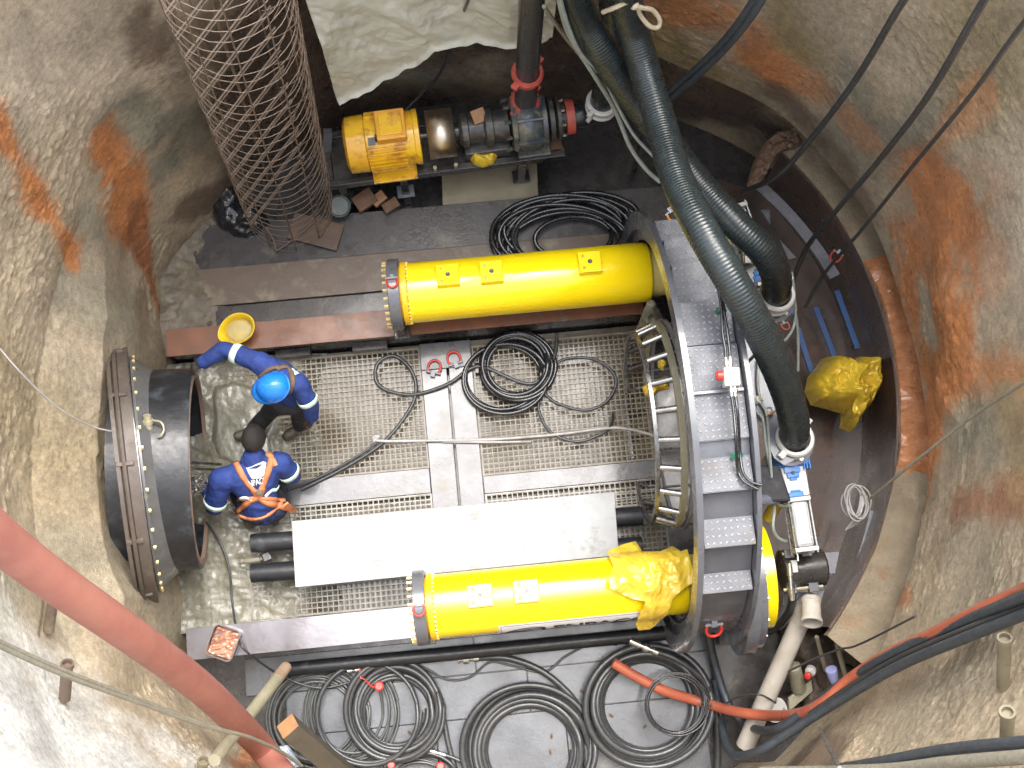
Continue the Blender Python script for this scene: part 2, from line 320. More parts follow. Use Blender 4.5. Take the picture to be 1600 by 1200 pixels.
STAINS_AND_HAZE = [
 ([(60, 120), (200, 60), (280, 150)], .75, PINK, .9), ([(150, 220), (180, 320), (60, 480), (100, 620)], .5, PINK, .45),
 ([(230, 40), (245, 90)], .22, BRN, .75), ([(200, 200), (260, 200), (330, 170)], .28, GREY, .9), ([(130, 350), (90, 450), (170, 500)], .3, GREY, .6), ([(280, 200), (330, 230), (260, 270)], .2, GREY, .9),
 ([(0, 190), (45, 270), (95, 370), (115, 400)], .17, ORG, 1.), ([(165, 240), (200, 290), (225, 350)], .24, ORG, 1.), ([(225, 330), (240, 420), (235, 480)], .13, DORG, .95),
 ([(420, 330), (330, 380), (270, 430), (255, 520)], .35, BRN, .9), ([(300, 60), (450, 20), (460, 120)], .3, BRN, .45),
 ([(300, 330), (345, 310)], .25, BRN, .8), ([(175, 520), (210, 470)], .2, BRN, .5),
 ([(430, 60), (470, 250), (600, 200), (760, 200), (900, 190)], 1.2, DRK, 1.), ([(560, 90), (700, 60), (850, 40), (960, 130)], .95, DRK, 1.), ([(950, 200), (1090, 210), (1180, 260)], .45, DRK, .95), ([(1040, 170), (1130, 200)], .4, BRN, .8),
 ([(600, 125), (680, 135)], .12, GREY, .7), ([(830, 60), (890, 200)], .08, BRN, .5),
 ([(1060, 20), (1160, 60), (1190, 110)], .42, ORG, .8), ([(1180, 110), (1260, 160)], .3, ORG, .65), ([(1000, 60), (1100, 130)], .35, YLW, .8), ([(1210, 30), (1230, 90)], .3, YLW, .8),
 ([(1290, 60), (1360, 100)], .4, PINK, .5), ([(1330, 170), (1290, 240), (1450, 200)], .35, GREY, .75), ([(1500, 130), (1560, 60)], .5, YLW, .5),
 ([(1200, 170), (1330, 330)], .2, BRN, .6), ([(1320, 215)], .25, ORG, .45), ([(1520, 150), (1430, 260)], .15, ORG, .5),
 ([(1420, 330), (1500, 330), (1420, 400), (1530, 390)], .42, ORG, .95), ([(1410, 430), (1425, 520), (1455, 600), (1450, 720)], .30, ORG, 1.), ([(1480, 350), (1440, 440), (1500, 520)], .25, ORG, .9), ([(1560, 290), (1510, 350)], .15, DORG, .6), ([(1590, 450), (1600, 330)], .6, PINK, .6),
 ([(1470, 490), (1510, 505), (1480, 600)], .34, ORG, 1.), ([(1500, 560), (1590, 590)], .38, ORG, .8), ([(1500, 690), (1570, 640), (1540, 700)], .3, GREY, .7), ([(1450, 640), (1440, 780)], .13, ORG, .8),
 ([(1490, 790), (1600, 770)], .22, DORG, .8), ([(1590, 640), (1600, 720)], .4, YLW, .5), ([(1500, 850), (1560, 980), (1400, 1120)], .5, GREY, .35),
 ([(1350, 945), (1420, 930)], .13, DORG, .7), ([(1180, 1180), (1230, 1150), (1290, 1180)], .22, BRN, .8), ([(1150, 1195), (1250, 1105)], .1, DRK, .6),
 ([(-60, 1050), (60, 1150), (200, 1230)], 1.35, HAZE_WHT, 1.), ([(0, 980), (150, 1080), (330, 1200)], .3, HAZE_WHT, .55),  # pale haze and brightness of the lower-left wall, painted into its colour
 ([(0, 600), (60, 700), (150, 800)], .5, YLW, .3), ([(30, 900), (150, 920), (260, 1030)], .4, GREY, .45), ([(210, 880), (260, 960), (300, 1020)], .3, BRN, .55), ([(120, 700), (150, 860)], .2, BRN, .3),
 ([(350, 1110), (400, 1150), (380, 1200)], .14, ORG, .9), ([(430, 1190), (460, 1200)], .16, YLW, .9), ([(80, 925), (74, 985)], .03, BRN, .9), ([(1567, 1000), (1567, 1030)], .02, BRN, .6)]
NU, NV = 1100, 470
th = np.linspace(0, 2 * PI, NU, endpoint=False); zz = np.concatenate([np.linspace(-.15, 5.1, 440), np.linspace(5.12, 5.6, NV - 440)])
TT, ZZ = np.meshgrid(th, zz); TT = TT.ravel(); ZZ = ZZ.ravel()
P0 = np.stack([SC.x + SR * np.cos(TT), SC.y + SR * np.sin(TT), ZZ], 1)
big = fbm(P0 * .7, 2) * .16; mid = fbm(P0 * 1.8 + 9, 2) * .03
lump = np.maximum(0, fbm(P0 * 13 + 3, 4, .6)); smoothm = np.clip(fbm(P0 * 1.3 + 31, 2) * 2.5 + .3, 0, 1)
ridge = (1 - np.abs(fbm(P0 * np.array([11, 11, 16]) + 3, 3)) * 2) * .007
crumb = np.abs(fbm(P0 * 30 + 3, 2, .6)) * .02
dth = np.abs((TT - PI + PI) % (2 * PI) - PI); hw = np.clip((.55 - dth) / .2, 0, 1) * np.clip((2.35 - ZZ) / .5, 0, 1)
tht = (TT + PI) % (2 * PI) - PI
RRr = SR + .06 + big * .7 + mid - (lump * .03 + ridge + crumb) * (.15 + .85 * smoothm) - hw * .33
near = np.clip((1.5 - ZZ) / .3, 0, 1) * np.clip((1.15 - np.abs(tht - .1)) / .1, 0, 1)
RRr = np.where(near > 0, np.maximum(RRr, SR + .28 * near), RRr)
ne = np.clip((.45 - np.abs(tht - .6)) / .35, 0, 1); ne = ne * ne * (3 - 2 * ne); RRr = RRr + .13 * ne * np.clip((5 - ZZ) / 2.5, 0, 1)
cl0 = np.clip(1.3 - seg_dist(((TT + PI) % (2 * PI) - PI) * SR, ZZ, [wall_sz(*q) for q in ((1475, 480), (1505, 520), (1480, 600))]) / .26, 0, 1); RRr = RRr - cl0 * (.05 + .05 * np.abs(fbm(P0 * 7 + 2, 3)))
RRr = np.maximum(RRr, SR - .12 - hw * .33)
WP = np.stack([SC.x + RRr * np.cos(TT), SC.y + RRr * np.sin(TT), ZZ], 1)
col = np.tile(np.array(TAN), (len(TT), 1)); sarc = ((TT + PI) % (2 * PI) - PI) * SR
nwarp = fbm(P0 * 2.2 + 50, 5, .6) * .9 + fbm(P0 * 12 + 5, 3) * .25
col = col * (1 + .25 * fbm(P0 * 1.6 + 80, 4)[:, None]); wetn = np.zeros(len(TT))
vein = fbm(P0 * np.array([5, 5, 2.2]) + 21, 5, .65)
for pts, r, c, st in STAINS_AND_HAZE:
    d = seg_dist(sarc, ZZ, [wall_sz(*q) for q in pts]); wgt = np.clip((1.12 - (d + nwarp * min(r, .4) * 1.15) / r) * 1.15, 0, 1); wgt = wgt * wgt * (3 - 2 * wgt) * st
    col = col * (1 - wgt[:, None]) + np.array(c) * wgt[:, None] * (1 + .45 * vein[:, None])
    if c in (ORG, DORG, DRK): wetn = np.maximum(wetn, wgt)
idx = np.arange(NU * NV).reshape(NV, NU); nx = np.roll(idx, -1, 1)
fc = np.stack([idx[:-1], idx[1:], nx[1:], nx[:-1]], -1).reshape(-1, 4)
me = bpy.data.meshes.new('shaft_wall'); me.vertices.add(len(WP)); me.vertices.foreach_set('co', WP.ravel().astype(np.float32))
me.loops.add(fc.size); me.loops.foreach_set('vertex_index', fc.ravel().astype(np.int32)); me.polygons.add(len(fc)); me.polygons.foreach_set('loop_start', np.arange(0, fc.size, 4, dtype=np.int32))
me.update(calc_edges=True); at_ = me.color_attributes.new('clay', 'FLOAT_COLOR', 'POINT'); at_.data.foreach_set('color', np.hstack([col, wetn[:, None]]).astype(np.float32).ravel()); me.shade_smooth()  # wall colour: concrete, stains and the painted pale haze; alpha is wetness
m = bpy.data.materials.new('sprayed_concrete'); m.use_nodes = True; n = m.node_tree.nodes; l = m.node_tree.links; b = n['Principled BSDF']
a = n.new('ShaderNodeAttribute'); a.attribute_name = 'clay'; g = n.new('ShaderNodeNewGeometry')
def nz(sc, d=8, ro=.6):
    t = n.new('ShaderNodeTexNoise'); t.inputs['Scale'].default_value = sc; t.inputs['Detail'].default_value = d; t.inputs['Roughness'].default_value = ro; l.new(g.outputs['Position'], t.inputs['Vector']); return t.outputs[0]
def mr(src, a0, a1, b0, b1):
    q = n.new('ShaderNodeMapRange'); q.inputs[1].default_value = a0; q.inputs[2].default_value = a1; q.inputs[3].default_value = b0; q.inputs[4].default_value = b1; l.new(src, q.inputs[0]); return q.outputs[0]
v1 = mr(nz(22, 8, .7), .3, .7, .66, 1.34); v2 = mr(nz(3.1, 6), .3, .7, .82, 1.18)
mu = n.new('ShaderNodeMath'); mu.operation = 'MULTIPLY'; l.new(v1, mu.inputs[0]); l.new(v2, mu.inputs[1])
mx = n.new('ShaderNodeVectorMath'); mx.operation = 'SCALE'; l.new(a.outputs['Color'], mx.inputs[0]); l.new(mu.outputs[0], mx.inputs['Scale']); l.new(mx.outputs[0], b.inputs['Base Color'])
rm_ = n.new('ShaderNodeMix'); l.new(a.outputs['Alpha'], rm_.inputs[0]); l.new(mr(nz(4.3, 5), .35, .65, .34, .85), rm_.inputs[2]); l.new(mr(nz(7, 5), .35, .65, .12, .45), rm_.inputs[3]); l.new(rm_.outputs[0], b.inputs['Roughness'])
bp = n.new('ShaderNodeBump'); bp.inputs['Strength'].default_value = .9; bp.inputs['Distance'].default_value = .03; l.new(nz(55, 9, .8), bp.inputs['Height']); l.new(bp.outputs[0], b.inputs['Normal'])
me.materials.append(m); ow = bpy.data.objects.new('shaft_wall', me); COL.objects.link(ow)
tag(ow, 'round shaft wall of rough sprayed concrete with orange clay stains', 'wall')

fplate = mat('wet_floor_plate', (.12, .127, .14), (.08, .085, .095), .32, metal=.1, scale=3, dirt=(.12, .11, .085), damt=.14, dscale=4, coat=.22, bump=.2, bscale=25, rvar=.12)
# ---- shaft floor and the ground round the top
def disc(r, z, m, name, n=96, c=SC):
    o = MB().add([(c.x + r * math.cos(2 * PI * k / n), c.y + r * math.sin(2 * PI * k / n), z) for k in range(n)], [tuple(range(n))]).build(name, m, loc=(0, 0, 0)); return tag(o, kind='structure')
disc(SR + .6, 0, dstl, 'floor')
gm = MB(); n = 96; gv = []
for rr in (SR + .0, SR + .4, 60):
    gv += [(SC.x + rr * math.cos(2 * PI * k / n), SC.y + rr * math.sin(2 * PI * k / n), 5.6) for k in range(n)]
gm.add(gv, [(i * n + k, i * n + (k + 1) % n, (i + 1) * n + (k + 1) % n, (i + 1) * n + k) for i in range(2) for k in range(n)])
tag(gm.build('ground', mud, loc=(0, 0, 0)), kind='structure')

# ---- thrust wall: curved steel face with concrete behind, on the right
LC = Vector((.51, 1.68)); LR = 3.10; LZ = 1.05
def ang(p): return math.atan2(p.y - LC.y, p.x - LC.x)
a1 = ang(P(1222, 240, LZ)); a0 = ang(P(1292, 978, LZ))
tw = thing('thrust_wall', 'curved dark steel thrust wall with a pale concrete rim on the right of the shaft', 'wall', (LC.x + LR, LC.y, 0))
def arcpts(c, r, z, b0, b1, n, wob=0): return [Vector((c.x + (r + wob * noise.noise(Vector((k * .4, r * 3, z)))) * math.cos(b0 + (b1 - b0) * k / n), c.y + (r + wob * noise.noise(Vector((k * .4, r * 3, z)))) * math.sin(b0 + (b1 - b0) * k / n), z)) for k in range(n + 1)]
def strip(rows, m, name, par, wob=0, **k):
    mb = MB(); n = len(rows[0]); mb.add([p for r_ in rows for p in r_], [(i * n + j, i * n + j + 1, (i + 1) * n + j + 1, (i + 1) * n + j) for i in range(len(rows) - 1) for j in range(n - 1)]); return mb.build(name, m, par, **k)
N = 90
strip([arcpts(LC, LR, 0, a0, a1, N), arcpts(LC, LR, LZ, a0, a1, N), arcpts(LC, LR + .02, LZ, a0, a1, N)], rsteel, 'steel_face', tw)
def rim(b0, b1, n_, m_, nm, wf, dz):
    rows = []
    for k in range(15):
        f_ = k / 14; r_ = LR + .0205 + .62 * f_; row = []
        for q in range(n_ + 1):
            a_ = b0 + (b1 - b0) * q / n_; nn = noise.fractal(Vector((math.cos(a_) * 14, math.sin(a_) * 14, r_ * 5)), .7, 2, 4)
            x_ = noise.noise(Vector((math.cos(a_) * 9, math.sin(a_) * 9, 2)))
            row.append(Vector((LC.x + (r_ + .015 * x_) * math.cos(a_), LC.y + (r_ + .015 * x_) * math.sin(a_), LZ + (dz if wf == 0 else -.06 + .12 * min(1, (min(q, n_ - q) / n_ + .05 * x_ * (1 + f_)) * 9)) + (.012 + wf) * nn * min(1, k * .5 + .2) + (wf * .9 * noise.fractal(Vector((math.cos(a_) * 45, math.sin(a_) * 45, r_ * 14)), .8, 2, 3) if wf else 0) + (.10 * max(0, (f_ - .45)) if f_ > .45 else 0))))
        rows.append(row)
    return strip([[Vector((p.x, p.y, LZ - .10)) for p in rows[0]]] + rows, m_, nm, tw, smooth=50)
ca, cb_ = sorted((ang(P(1368, 392, LZ)), ang(P(1436, 735, LZ))))
cla = mat('wet_orange_clay', (.60, .27, .12), (.46, .18, .07), .22, scale=9, bump=.9, bscale=30, coat=.6, bdist=.03)
rim(a0 - .02, a1 + .03, 260, conc, 'concrete_rim', .0, .01); rim(ca - .05, cb_ + .05, 420, cla, 'clay_coated_rim', .016, .05)
# orange clay that ran over the rim
def rimpt(px, py, dz=0): return P(px, py, LZ + .05 + dz)
# grey flange bands and stiffeners on the steel face
for (p0, p1) in (((1186, 288), (1296, 436)), ((1372, 800), (1294, 975))):
    zb = .75; BC = Vector((.5, 1.44)); BR = 3.06; b0, b1 = sorted([math.atan2(q.y - BC.y, q.x - BC.x) for q in (P(*p0, zb), P(*p1, zb))]); n = 24
    rows = [arcpts(BC, BR + .03, zb - .03, b0, b1, n), arcpts(BC, BR - .07, zb - .03, b0, b1, n), arcpts(BC, BR - .07, zb, b0, b1, n), arcpts(BC, BR + .03, zb, b0, b1, n)]
    strip(rows, greyl, 'flange_band', tw, bevel=0)
for tri in (((1188, 330), (1202, 328), (1202, 352)), ((1217, 376), (1243, 404), (1231, 407), (1221, 385))):
    MB().prism([P(x, y, .5) for x, y in tri], (0, 0, .03)).build('gusset', greyl, tw, 0)
for (x0, y0, x1, y1, wd) in ((1307, 454, 1340, 545, .05), (1274, 480, 1305, 560, .05), (1246, 512, 1268, 582, .05)):
    a_, b_ = P(x0, y0, .42), P(x1, y1, .42)
    MB().bar(a_, b_, wd, .03).build('blue_strut', bluew, tw, 0, bevel=.004)
MB().add([(*(LC + Vector((math.cos(a_), math.sin(a_))) * LR), .12) for a_ in np.linspace(a0, a1, 40)] + [(2.0, 4.0, .12), (2.0, -.6, .12)], [tuple(range(42))]).build('base_plate', rsteel, tw, 0)

# ---- steel base plates, slabs, mud
def slab(name, corners, z0, z1, m, label, cat, kind=None, rough=0):
    pts = [P(x, y, z1) for x, y in corners]
    o = MB().prism([Vector((p.x, p.y, z0)) for p in pts], (0, 0, z1 - z0)).build(name, m, None, 0, bevel=.004)
    return tag(o, label, cat, kind=kind)
def rect(name, x0, x1, y0, y1, z0, z1, m, label, cat, bev=.004): return tag(MB().bb((x0, y0, z0), (x1, y1, z1)).build(name, m, None, 0, bevel=bev), label, cat)
rect('base_plate', -3.0, 1.9, 2.915, 3.275, .02, .30, brn, 'long brown mud-filmed steel plate behind the upper rail', 'steel plate')
rect('base_plate', -3.0, 1.9, 2.64, 2.91, .02, .27, dstl, 'narrow dark steel plate directly beside the upper rusty rail', 'steel plate')
rect('base_plate', -2.75, 2.2, 3.28, 3.70, .02, .28, mat('black_wet_plate', (.065, .06, .062), (.04, .037, .04), .3, scale=3, dirt=(.14, .125, .10), damt=.22, dscale=3, coat=.4, bump=.25, bscale=25), 'dark steel plate between the pump and the brown plate', 'steel plate')
MB
slab('dried_slab', ((690, 262), (742, 250), (838, 240), (842, 322), (692, 336)), .02, .24, tand, 'pale tan dried slurry slab showing under the pump skid', 'slab')
for i, (x0, x1, y0, y1) in enumerate(((-2.25, -.2, -.62, -.3), (-.19, 1.9, -.62, -.3), (-1.9, .25, -1.0, -.63), (.26, 1.9, -1.0, -.63), (-1.7, -.6, -1.9, -1.01), (-.59, .55, -1.9, -1.01), (.56, 1.8, -1.9, -1.01))):
    rect('floor_plate', x0, x1, y0, y1, .012, .05 + .002 * (i % 3), fplate, ('wet grey floor plate under the thin hose coil, left of the yoke', 'wet grey floor plate under the yoke end')[0] if 0 else [
        'long wet grey floor plate below the lower rail, left half', 'long wet grey floor plate below the lower rail, right half', 'wet grey floor plate under the left hose coils', 'wet grey floor plate under the right hose coil', 'wet floor plate at the bottom left edge', 'wet floor plate in the bottom middle', 'wet floor plate at the bottom right'][i], 'steel plate', .003)
rect('pit_base', -2.4, 1.6, .0, 2.4, .03, .16, undr, 'muddy pit base seen through the gratings', 'slab')
def mudc(u, v):
    x = -3.1 + u * 1.15; y = 2.45 + v * 1.5
    return (x, y, .50 - u * .34 + .05 * noise.noise(Vector((x * 2.5, y * 2.5, 6))) + .018 * noise.fractal(Vector((x * 9, y * 9, 6)), .6, 2, 4) - (.08 if y > 3.9 else 0))
tag(MB().grid(mudc, 70, 90).build('mud', mat('dark_brown_mud', (.16, .13, .09), (.10, .08, .055), .5, scale=5, dirt=(.24, .20, .14), damt=.25, dscale=8, bump=.6, bscale=30), loc=(0, 0, 0), smooth=80), 'brown mud heaped over the left ends of the deck plates at the wall', 'mud', kind='stuff')
# mud heap at the pipe mouth
def mudh(u, v):
    x = -2.95 + u * 1.68; y = -.02 + v * 2.42
    u = (x + 2.52) / 1.25
    h = .30 + .026 * noise.fractal(Vector((x * 2.3, y * 2.3, 1)), .7, 2, 5) + .012 * noise.fractal(Vector((x * 9, y * 9, 4)), .8, 2, 3)
    cut = 1.02 - .28 * noise.noise(Vector((y * 2.1, 3, 0))) - (.22 if .9 < y < 1.7 else 0) * 0
    return (x, y, h - max(0, u - (.62 + .25 * noise.noise(Vector((y * 1.9, 7, 0))))) * .55)
tag(MB().grid(mudh, 110, 190).build('mud', mud, loc=(0, 0, 0), smooth=80), 'thick grey-brown mud spread over the gratings at the pipe mouth', 'mud', kind='stuff')
def mudw_(u, v):
    q = P(325 + 115 * u, 590 + 150 * v, .3); f = min(u, 1 - u, v, 1 - v) * 5; e = noise.noise(Vector((u * 3, v * 3, 5)))
    return (q.x, q.y, .325 + .005 * noise.fractal(Vector((q.x * 5, q.y * 5, 2)), .7, 2, 4) - max(0, .55 - f + e * .6) * .12)
tag(MB().grid(mudw_, 60, 70).build('slurry', mudw, loc=(0, 0, 0), smooth=80), 'wet grey slurry pool in front of the two workers', 'slurry', kind='stuff')

# ================================================================ JACKING FRAME
AY, AZ = 1.33, .97            # pipe axis
def rail(y0, y1, m, label, rx0):
    t = thing('guide_rail', label, 'rail', ((rx0 - 0) , (y0 + y1) / 2, 0), 'rails of the jacking frame')
    MB().bb((rx0, y0, .62), (1.6, y1, .65)).build('top_flange', m, t, 0, bevel=.003)
    yc = (y0 + y1) / 2; s = -1 if y0 > 1 else 1
    yi = y0 if y0 > 1 else y1
    MB().bb((rx0 + .02, yi + (.03 if y0 > 1 else -.05), .05), (1.6, yi + (.05 if y0 > 1 else -.03), .619)).build('web', dstl, t, 0)
    yo = y1 if y0 > 1 else y0
    MB().bb((rx0 + .02, yo + (-.05 if y0 > 1 else .03), .05), (1.6, yo + (-.03 if y0 > 1 else .05), .619)).build('web', dstl, t, 0)
    for x in (-2.2, -1.5, -.8, -.1, .6, 1.3):
        MB().bb((x, y0 + .055, .1), (x + .05, y1 - .055, .615)).build('stiffener', dstl, t, 0)
    if y0 > 1:
        for x in (-1.75, -1.05): MB().bb((x, y0 - .05, .32), (x + .32, y0 + .028, .42)).build('side_lug', dstl, t, 0, bevel=.004)
    return t
rail(2.39, 2.635, rustr, 'upper rail of the frame, rusty red-brown on top, behind the standing worker', -2.66)
rail(-.245, .02, wetb, 'lower rail of the frame, wet and mirror-pale on top, left of the lower cylinder', -2.60)
# gratings
def grating(x0, x1, y0, y1, z, label, pit=.047, m=grate, rad=.0055):
    t = thing('grating', label, 'grating', ((x0 + x1) / 2, (y0 + y1) / 2, z), 'mesh gratings of the frame floor')
    mb = MB(); ny = round((y1 - y0) / pit)
    for k in range(ny + 1): y = y0 + (y1 - y0) * k / ny; mb.box(((x0 + x1) / 2, y, z), (x1 - x0, .011, .022))
    mb.build('long_bars', m, t, 0)
    mb = MB(); nx_ = round((x1 - x0) / pit)
    for k in range(nx_ + 1): x = x0 + (x1 - x0) * k / nx_; mb.box((x, (y0 + y1) / 2, z + .006), (.009, y1 - y0, .012))
    mb.build('cross_wires', m, t, 0)
    f = MB(); e = .012
    f.bb((x0 - e, y0 - e, z - .03), (x0, y1 + e, z + .02)); f.bb((x1, y0 - e, z - .03), (x1 + e, y1 + e, z + .02)); f.bb((x0, y0 - e, z - .03), (x1, y0, z + .02)); f.bb((x0, y1, z - .03), (x1, y1 + e, z + .02))
    f.build('edge_frame', m, t, 0)
    return t
GZ = .29
grating(-2.2, -.46, 1.24, 2.33, GZ, 'large muddy mesh grating between the workers and the middle beams')
grating(.04, 1.62, 1.12, 2.30, GZ, 'large tan mesh grating under the coiled cable, right of the middle beams')
grating(-2.1, -.46, .86, .985, GZ, 'narrow strip of grating above the white slab, left of the middle beams', m=gratew)
grating(.04, 1.62, .72, .93, GZ, 'narrow strip of grating above the white slab, right of the middle beams', m=gratew)
grating(-2.1, 1.62, .04, .84, GZ - .012, 'long grating running under the white slab beside the lower rail', m=gratew)
def beam(x0, x1, y0, y1, z0, z1, label): return rect('cross_beam', x0, x1, y0, y1, z0, z1, wet, label, 'steel beam')
beam(-.445, -.215, .0, 2.36, .17, .325, 'left one of the two wet grey beams crossing the frame')
beam(-.195, .02, .0, 2.36, .17, .325, 'right one of the two wet grey beams crossing the frame')
beam(-1.9, -.45, 1.0, 1.225, .17, .318, 'wet shiny floor beam behind the crouching worker, left of the crossing')
beam(.025, 1.62, .945, 1.105, .17, .318, 'wet shiny floor beam leading to the push ring, right of the crossing')
rect('end_plate', -.445, .02, 2.12, 2.365, .328, .345, mat('dark_end_plate', (.07, .07, .075), (.05, .05, .052), .3, coat=.3), 'dark plate with two lifting points at the head of the middle beams', 'steel plate')
def shackle(p, ax, side, r, label, m=red, g='red lifting shackles', tk=.2):
    """ring in the plane (ax, side)"""
    p = Vector(p); ax = Vector(ax).normalized(); side = Vector(side).normalized()
    t = thing('lifting_shackle', label, 'shackle', p, g)
    pts = [p + side * (-.75 * r) + ax * .0]
    pts = [p - side * r * .8, p - side * r + ax * r * .8, p - side * r * .75 + ax * r * 1.6, p + ax * r * 1.95, p + side * r * .75 + ax * r * 1.6, p + side * r + ax * r * .8, p + side * r * .8]
    MB().tube(smooth_path(pts, 5), r * tk, 8).build('bow', m, t, 60)
    MB().cyl(p - side * r * 1.15, p + side * r * 1.15, r * .2, n=10).build('pin', greyl, t)
    nrm = ax.cross(side)
    MB().bar(p - ax * r * .7, p + ax * r * .25, r * .7, r * .5, nrm).build('lug', greyl, t, 0, bevel=.002)
    return t
for (x, y, lb, an) in ((677, 582, 'red lifting ring on the left middle beam', .3), (712, 568, 'red lifting ring on the right middle beam', -.25)):
    p = P(x, y, .36); ax = Vector((math.sin(an), math.cos(an), .1)); shackle(p, ax, (math.cos(an), -math.sin(an), 0), .058, lb)

# ---- thrust yoke
YX0, YX1, YR = 1.50, 1.97, 1.86; YC, YZ = 1.30, .86
def yp(a_, r, x): return Vector((x, YC + r * math.cos(a_), YZ + r * math.sin(a_)))
yk = thing('thrust_yoke', 'huge grey arched steel yoke with chequer-plate steps joining the two cylinders', 'yoke', (1.73, YC, 0))
def arch(r0, r1, x0, x1, b0, b1, n=64):
    mb = MB(); ring = []
    for k in range(n + 1):
        a_ = b0 + (b1 - b0) * k / n; ring.append([yp(a_, r0, x0), yp(a_, r1, x0), yp(a_, r1, x1), yp(a_, r0, x1)])
    mb.add([p for q in ring for p in q], [(4 * k + i, 4 * k + (i + 1) % 4, 4 * k + 4 + (i + 1) % 4, 4 * k + 4 + i) for k in range(n) for i in range(4)] + [(3, 2, 1, 0), (4 * n, 4 * n + 1, 4 * n + 2, 4 * n + 3)])
    return mb
A0, A1 = R(-27), R(207)
arch(YR - .22, YR - .12, YX0 + .04, YX1 - .04, A0, A1).build('shell', grey, yk, 40)
arch(YR - .13, YR + .02, YX0, YX0 + .045, A0, A1).build('front_plate', grey, yk, 40)
arch(.90, YR - .005, YX1 - .035, YX1, A0, A1).build('rear_plate', grey, yk, 40)
# chequer plate steps
def chequer(name, par, A, B, C_, D_, th_=.012):
    """A,B,C,D corners of the top face (AB along x)"""
    A, B, C_, D_ = map(Vector, (A, B, C_, D_)); nrm = (B - A).cross(D_ - A).normalized()
    if nrm.z < 0: nrm = -nrm
    cx = .045; pts = [A, B, C_, D_]
    mb = MB().prism(pts, -nrm * th_); nb = len(mb.f); L = (B - A).length; W = (D_ - A).length; ex = (B - A).normalized(); ey = (D_ - A).normalized(); nu = max(2, int(L / .045)); nv = max(1, int(W / .045))
    for i in range(nu):
        for j in range(nv):
            c = A + ex * (L * (i + .5) / nu) + ey * (W * (j + .5) / nv) + nrm * .001; s_ = 1 if (i + j) % 2 else -1
            d = (ex * .8 + ey * .6 * s_).normalized(); d2 = nrm.cross(d)
            mb.add([c - d * .018, c - d2 * .0065, c + d * .018, c + d2 * .0065, c - d * .010 + nrm * .006, c + d * .010 + nrm * .006], [(0, 1, 4), (1, 5, 4), (1, 2, 5), (2, 3, 5), (3, 4, 5), (3, 0, 4)])
    o = mb.build(name, chq, par, 0); o.data.materials.append(chqr)
    for i, p_ in enumerate(o.data.polygons): p_.material_index = 1 if i >= nb else 0
    return o
chq = mat('wet_chequer_plate', (.12, .125, .14), (.095, .10, .115), .5, scale=4, dirt=(.10, .09, .085), damt=.2)
chqr = mat('worn_chequer_ridges', (.50, .51, .54), (.42, .43, .46), .4, metal=.2)
XS0, XS1 = YX0 + .055, YX1 - .045
# each step: y position of its two edges measured along the arch
def ypx(px, py, r): return PX(px, py, 0).y
def arc_y(y, r=YR): d = max(0, r * r - (y - YC)**2); return YZ + math.sqrt(d)
steps = [(2.80, 2.62), (2.56, 2.33), (2.30, 2.00), (1.98, 1.66), (1.64, 1.32), (1.28, .96), (.84, .60), (.42, .22), (.04, -.10)]
for ya, yb in steps:
    zt = min(arc_y(ya, YR - .12), arc_y(yb, YR - .12)) + .07
    zt = max(arc_y(ya, YR - .12), arc_y(yb, YR - .12)) + .012
    chequer('step', yk, (XS0, ya, zt), (XS1, ya, zt), (XS1, yb, zt), (XS0, yb, zt))
    e = yb if yb < YC else ya
    MB().bb((XS0, e - .005, zt - .10), (XS1, e + .005, zt - .013)).build('step_edge', grey, yk, 0)
for ya in (1.30,): MB().bb((XS0, ya - .012, arc_y(ya) - .13), (XS1, ya + .012, arc_y(ya) - .07)).build('rib', greyl, yk, 0, bevel=.003)
for x, r_ in ((YX0 + .05, 1), ):
    for k in range(3): pass
sp_ = yp(R(205) - PI + R(-0) if 0 else PI - R(158) * 0 + R(180 - 24) * 0 + R(0), YR, 1.8)
a_s = PI + R(-28) * 0  # lower side is y < YC : angle > 90 deg
aa = R(157); shp = yp(aa, YR - .09, 1.72); tng = Vector((0, -math.sin(aa), math.cos(aa)));
shackle(yp(R(160), YR - .10, 1.72), (0, -.75, -.66), (1, 0, 0), .062, 'red shackle hanging on the lower flank of the grey yoke')
p_ = P(1048, 330, 1.9); shackle(p_, (.5, -.8, -.1), (.8, .5, 0), .05, 'orange-red shackle on the upper flank of the yoke', orng)
# ---- rear drums and yellow end discs, one per cylinder
for (yc, lb, lb2) in ((2.66, 'grey drum behind the upper cylinder with a yellow end disc', ''), (0.0, 'grey drum behind the lower cylinder with a yellow end disc', '')):
    t = thing('rear_drum', lb, 'drum', (2.08, yc, 1.0), 'drums behind the yoke')
    MB().lathe((YX1 + .003, yc, 1.02), (2.3, yc, 1.02), [(0, .64), (.10, .64), (.10, .60), (.17, .60)], 56).build('drum_body', grey, t, 30)
    MB().lathe((YX1 + .175, yc, 1.04), (2.4, yc, 1.04), [(0, .43), (.005, .445), (.115, .445), (.12, .43)], 48).build('end_disc', yel, t, 30)
    for k in range(9):
        a_ = R(20 * k + 10); MB().hexb((YX1 + .171, yc + .56 * math.cos(a_), 1.02 + .56 * math.sin(a_)), (1, 0, 0), .014, .02).build('bolt', chrome, t, 0)
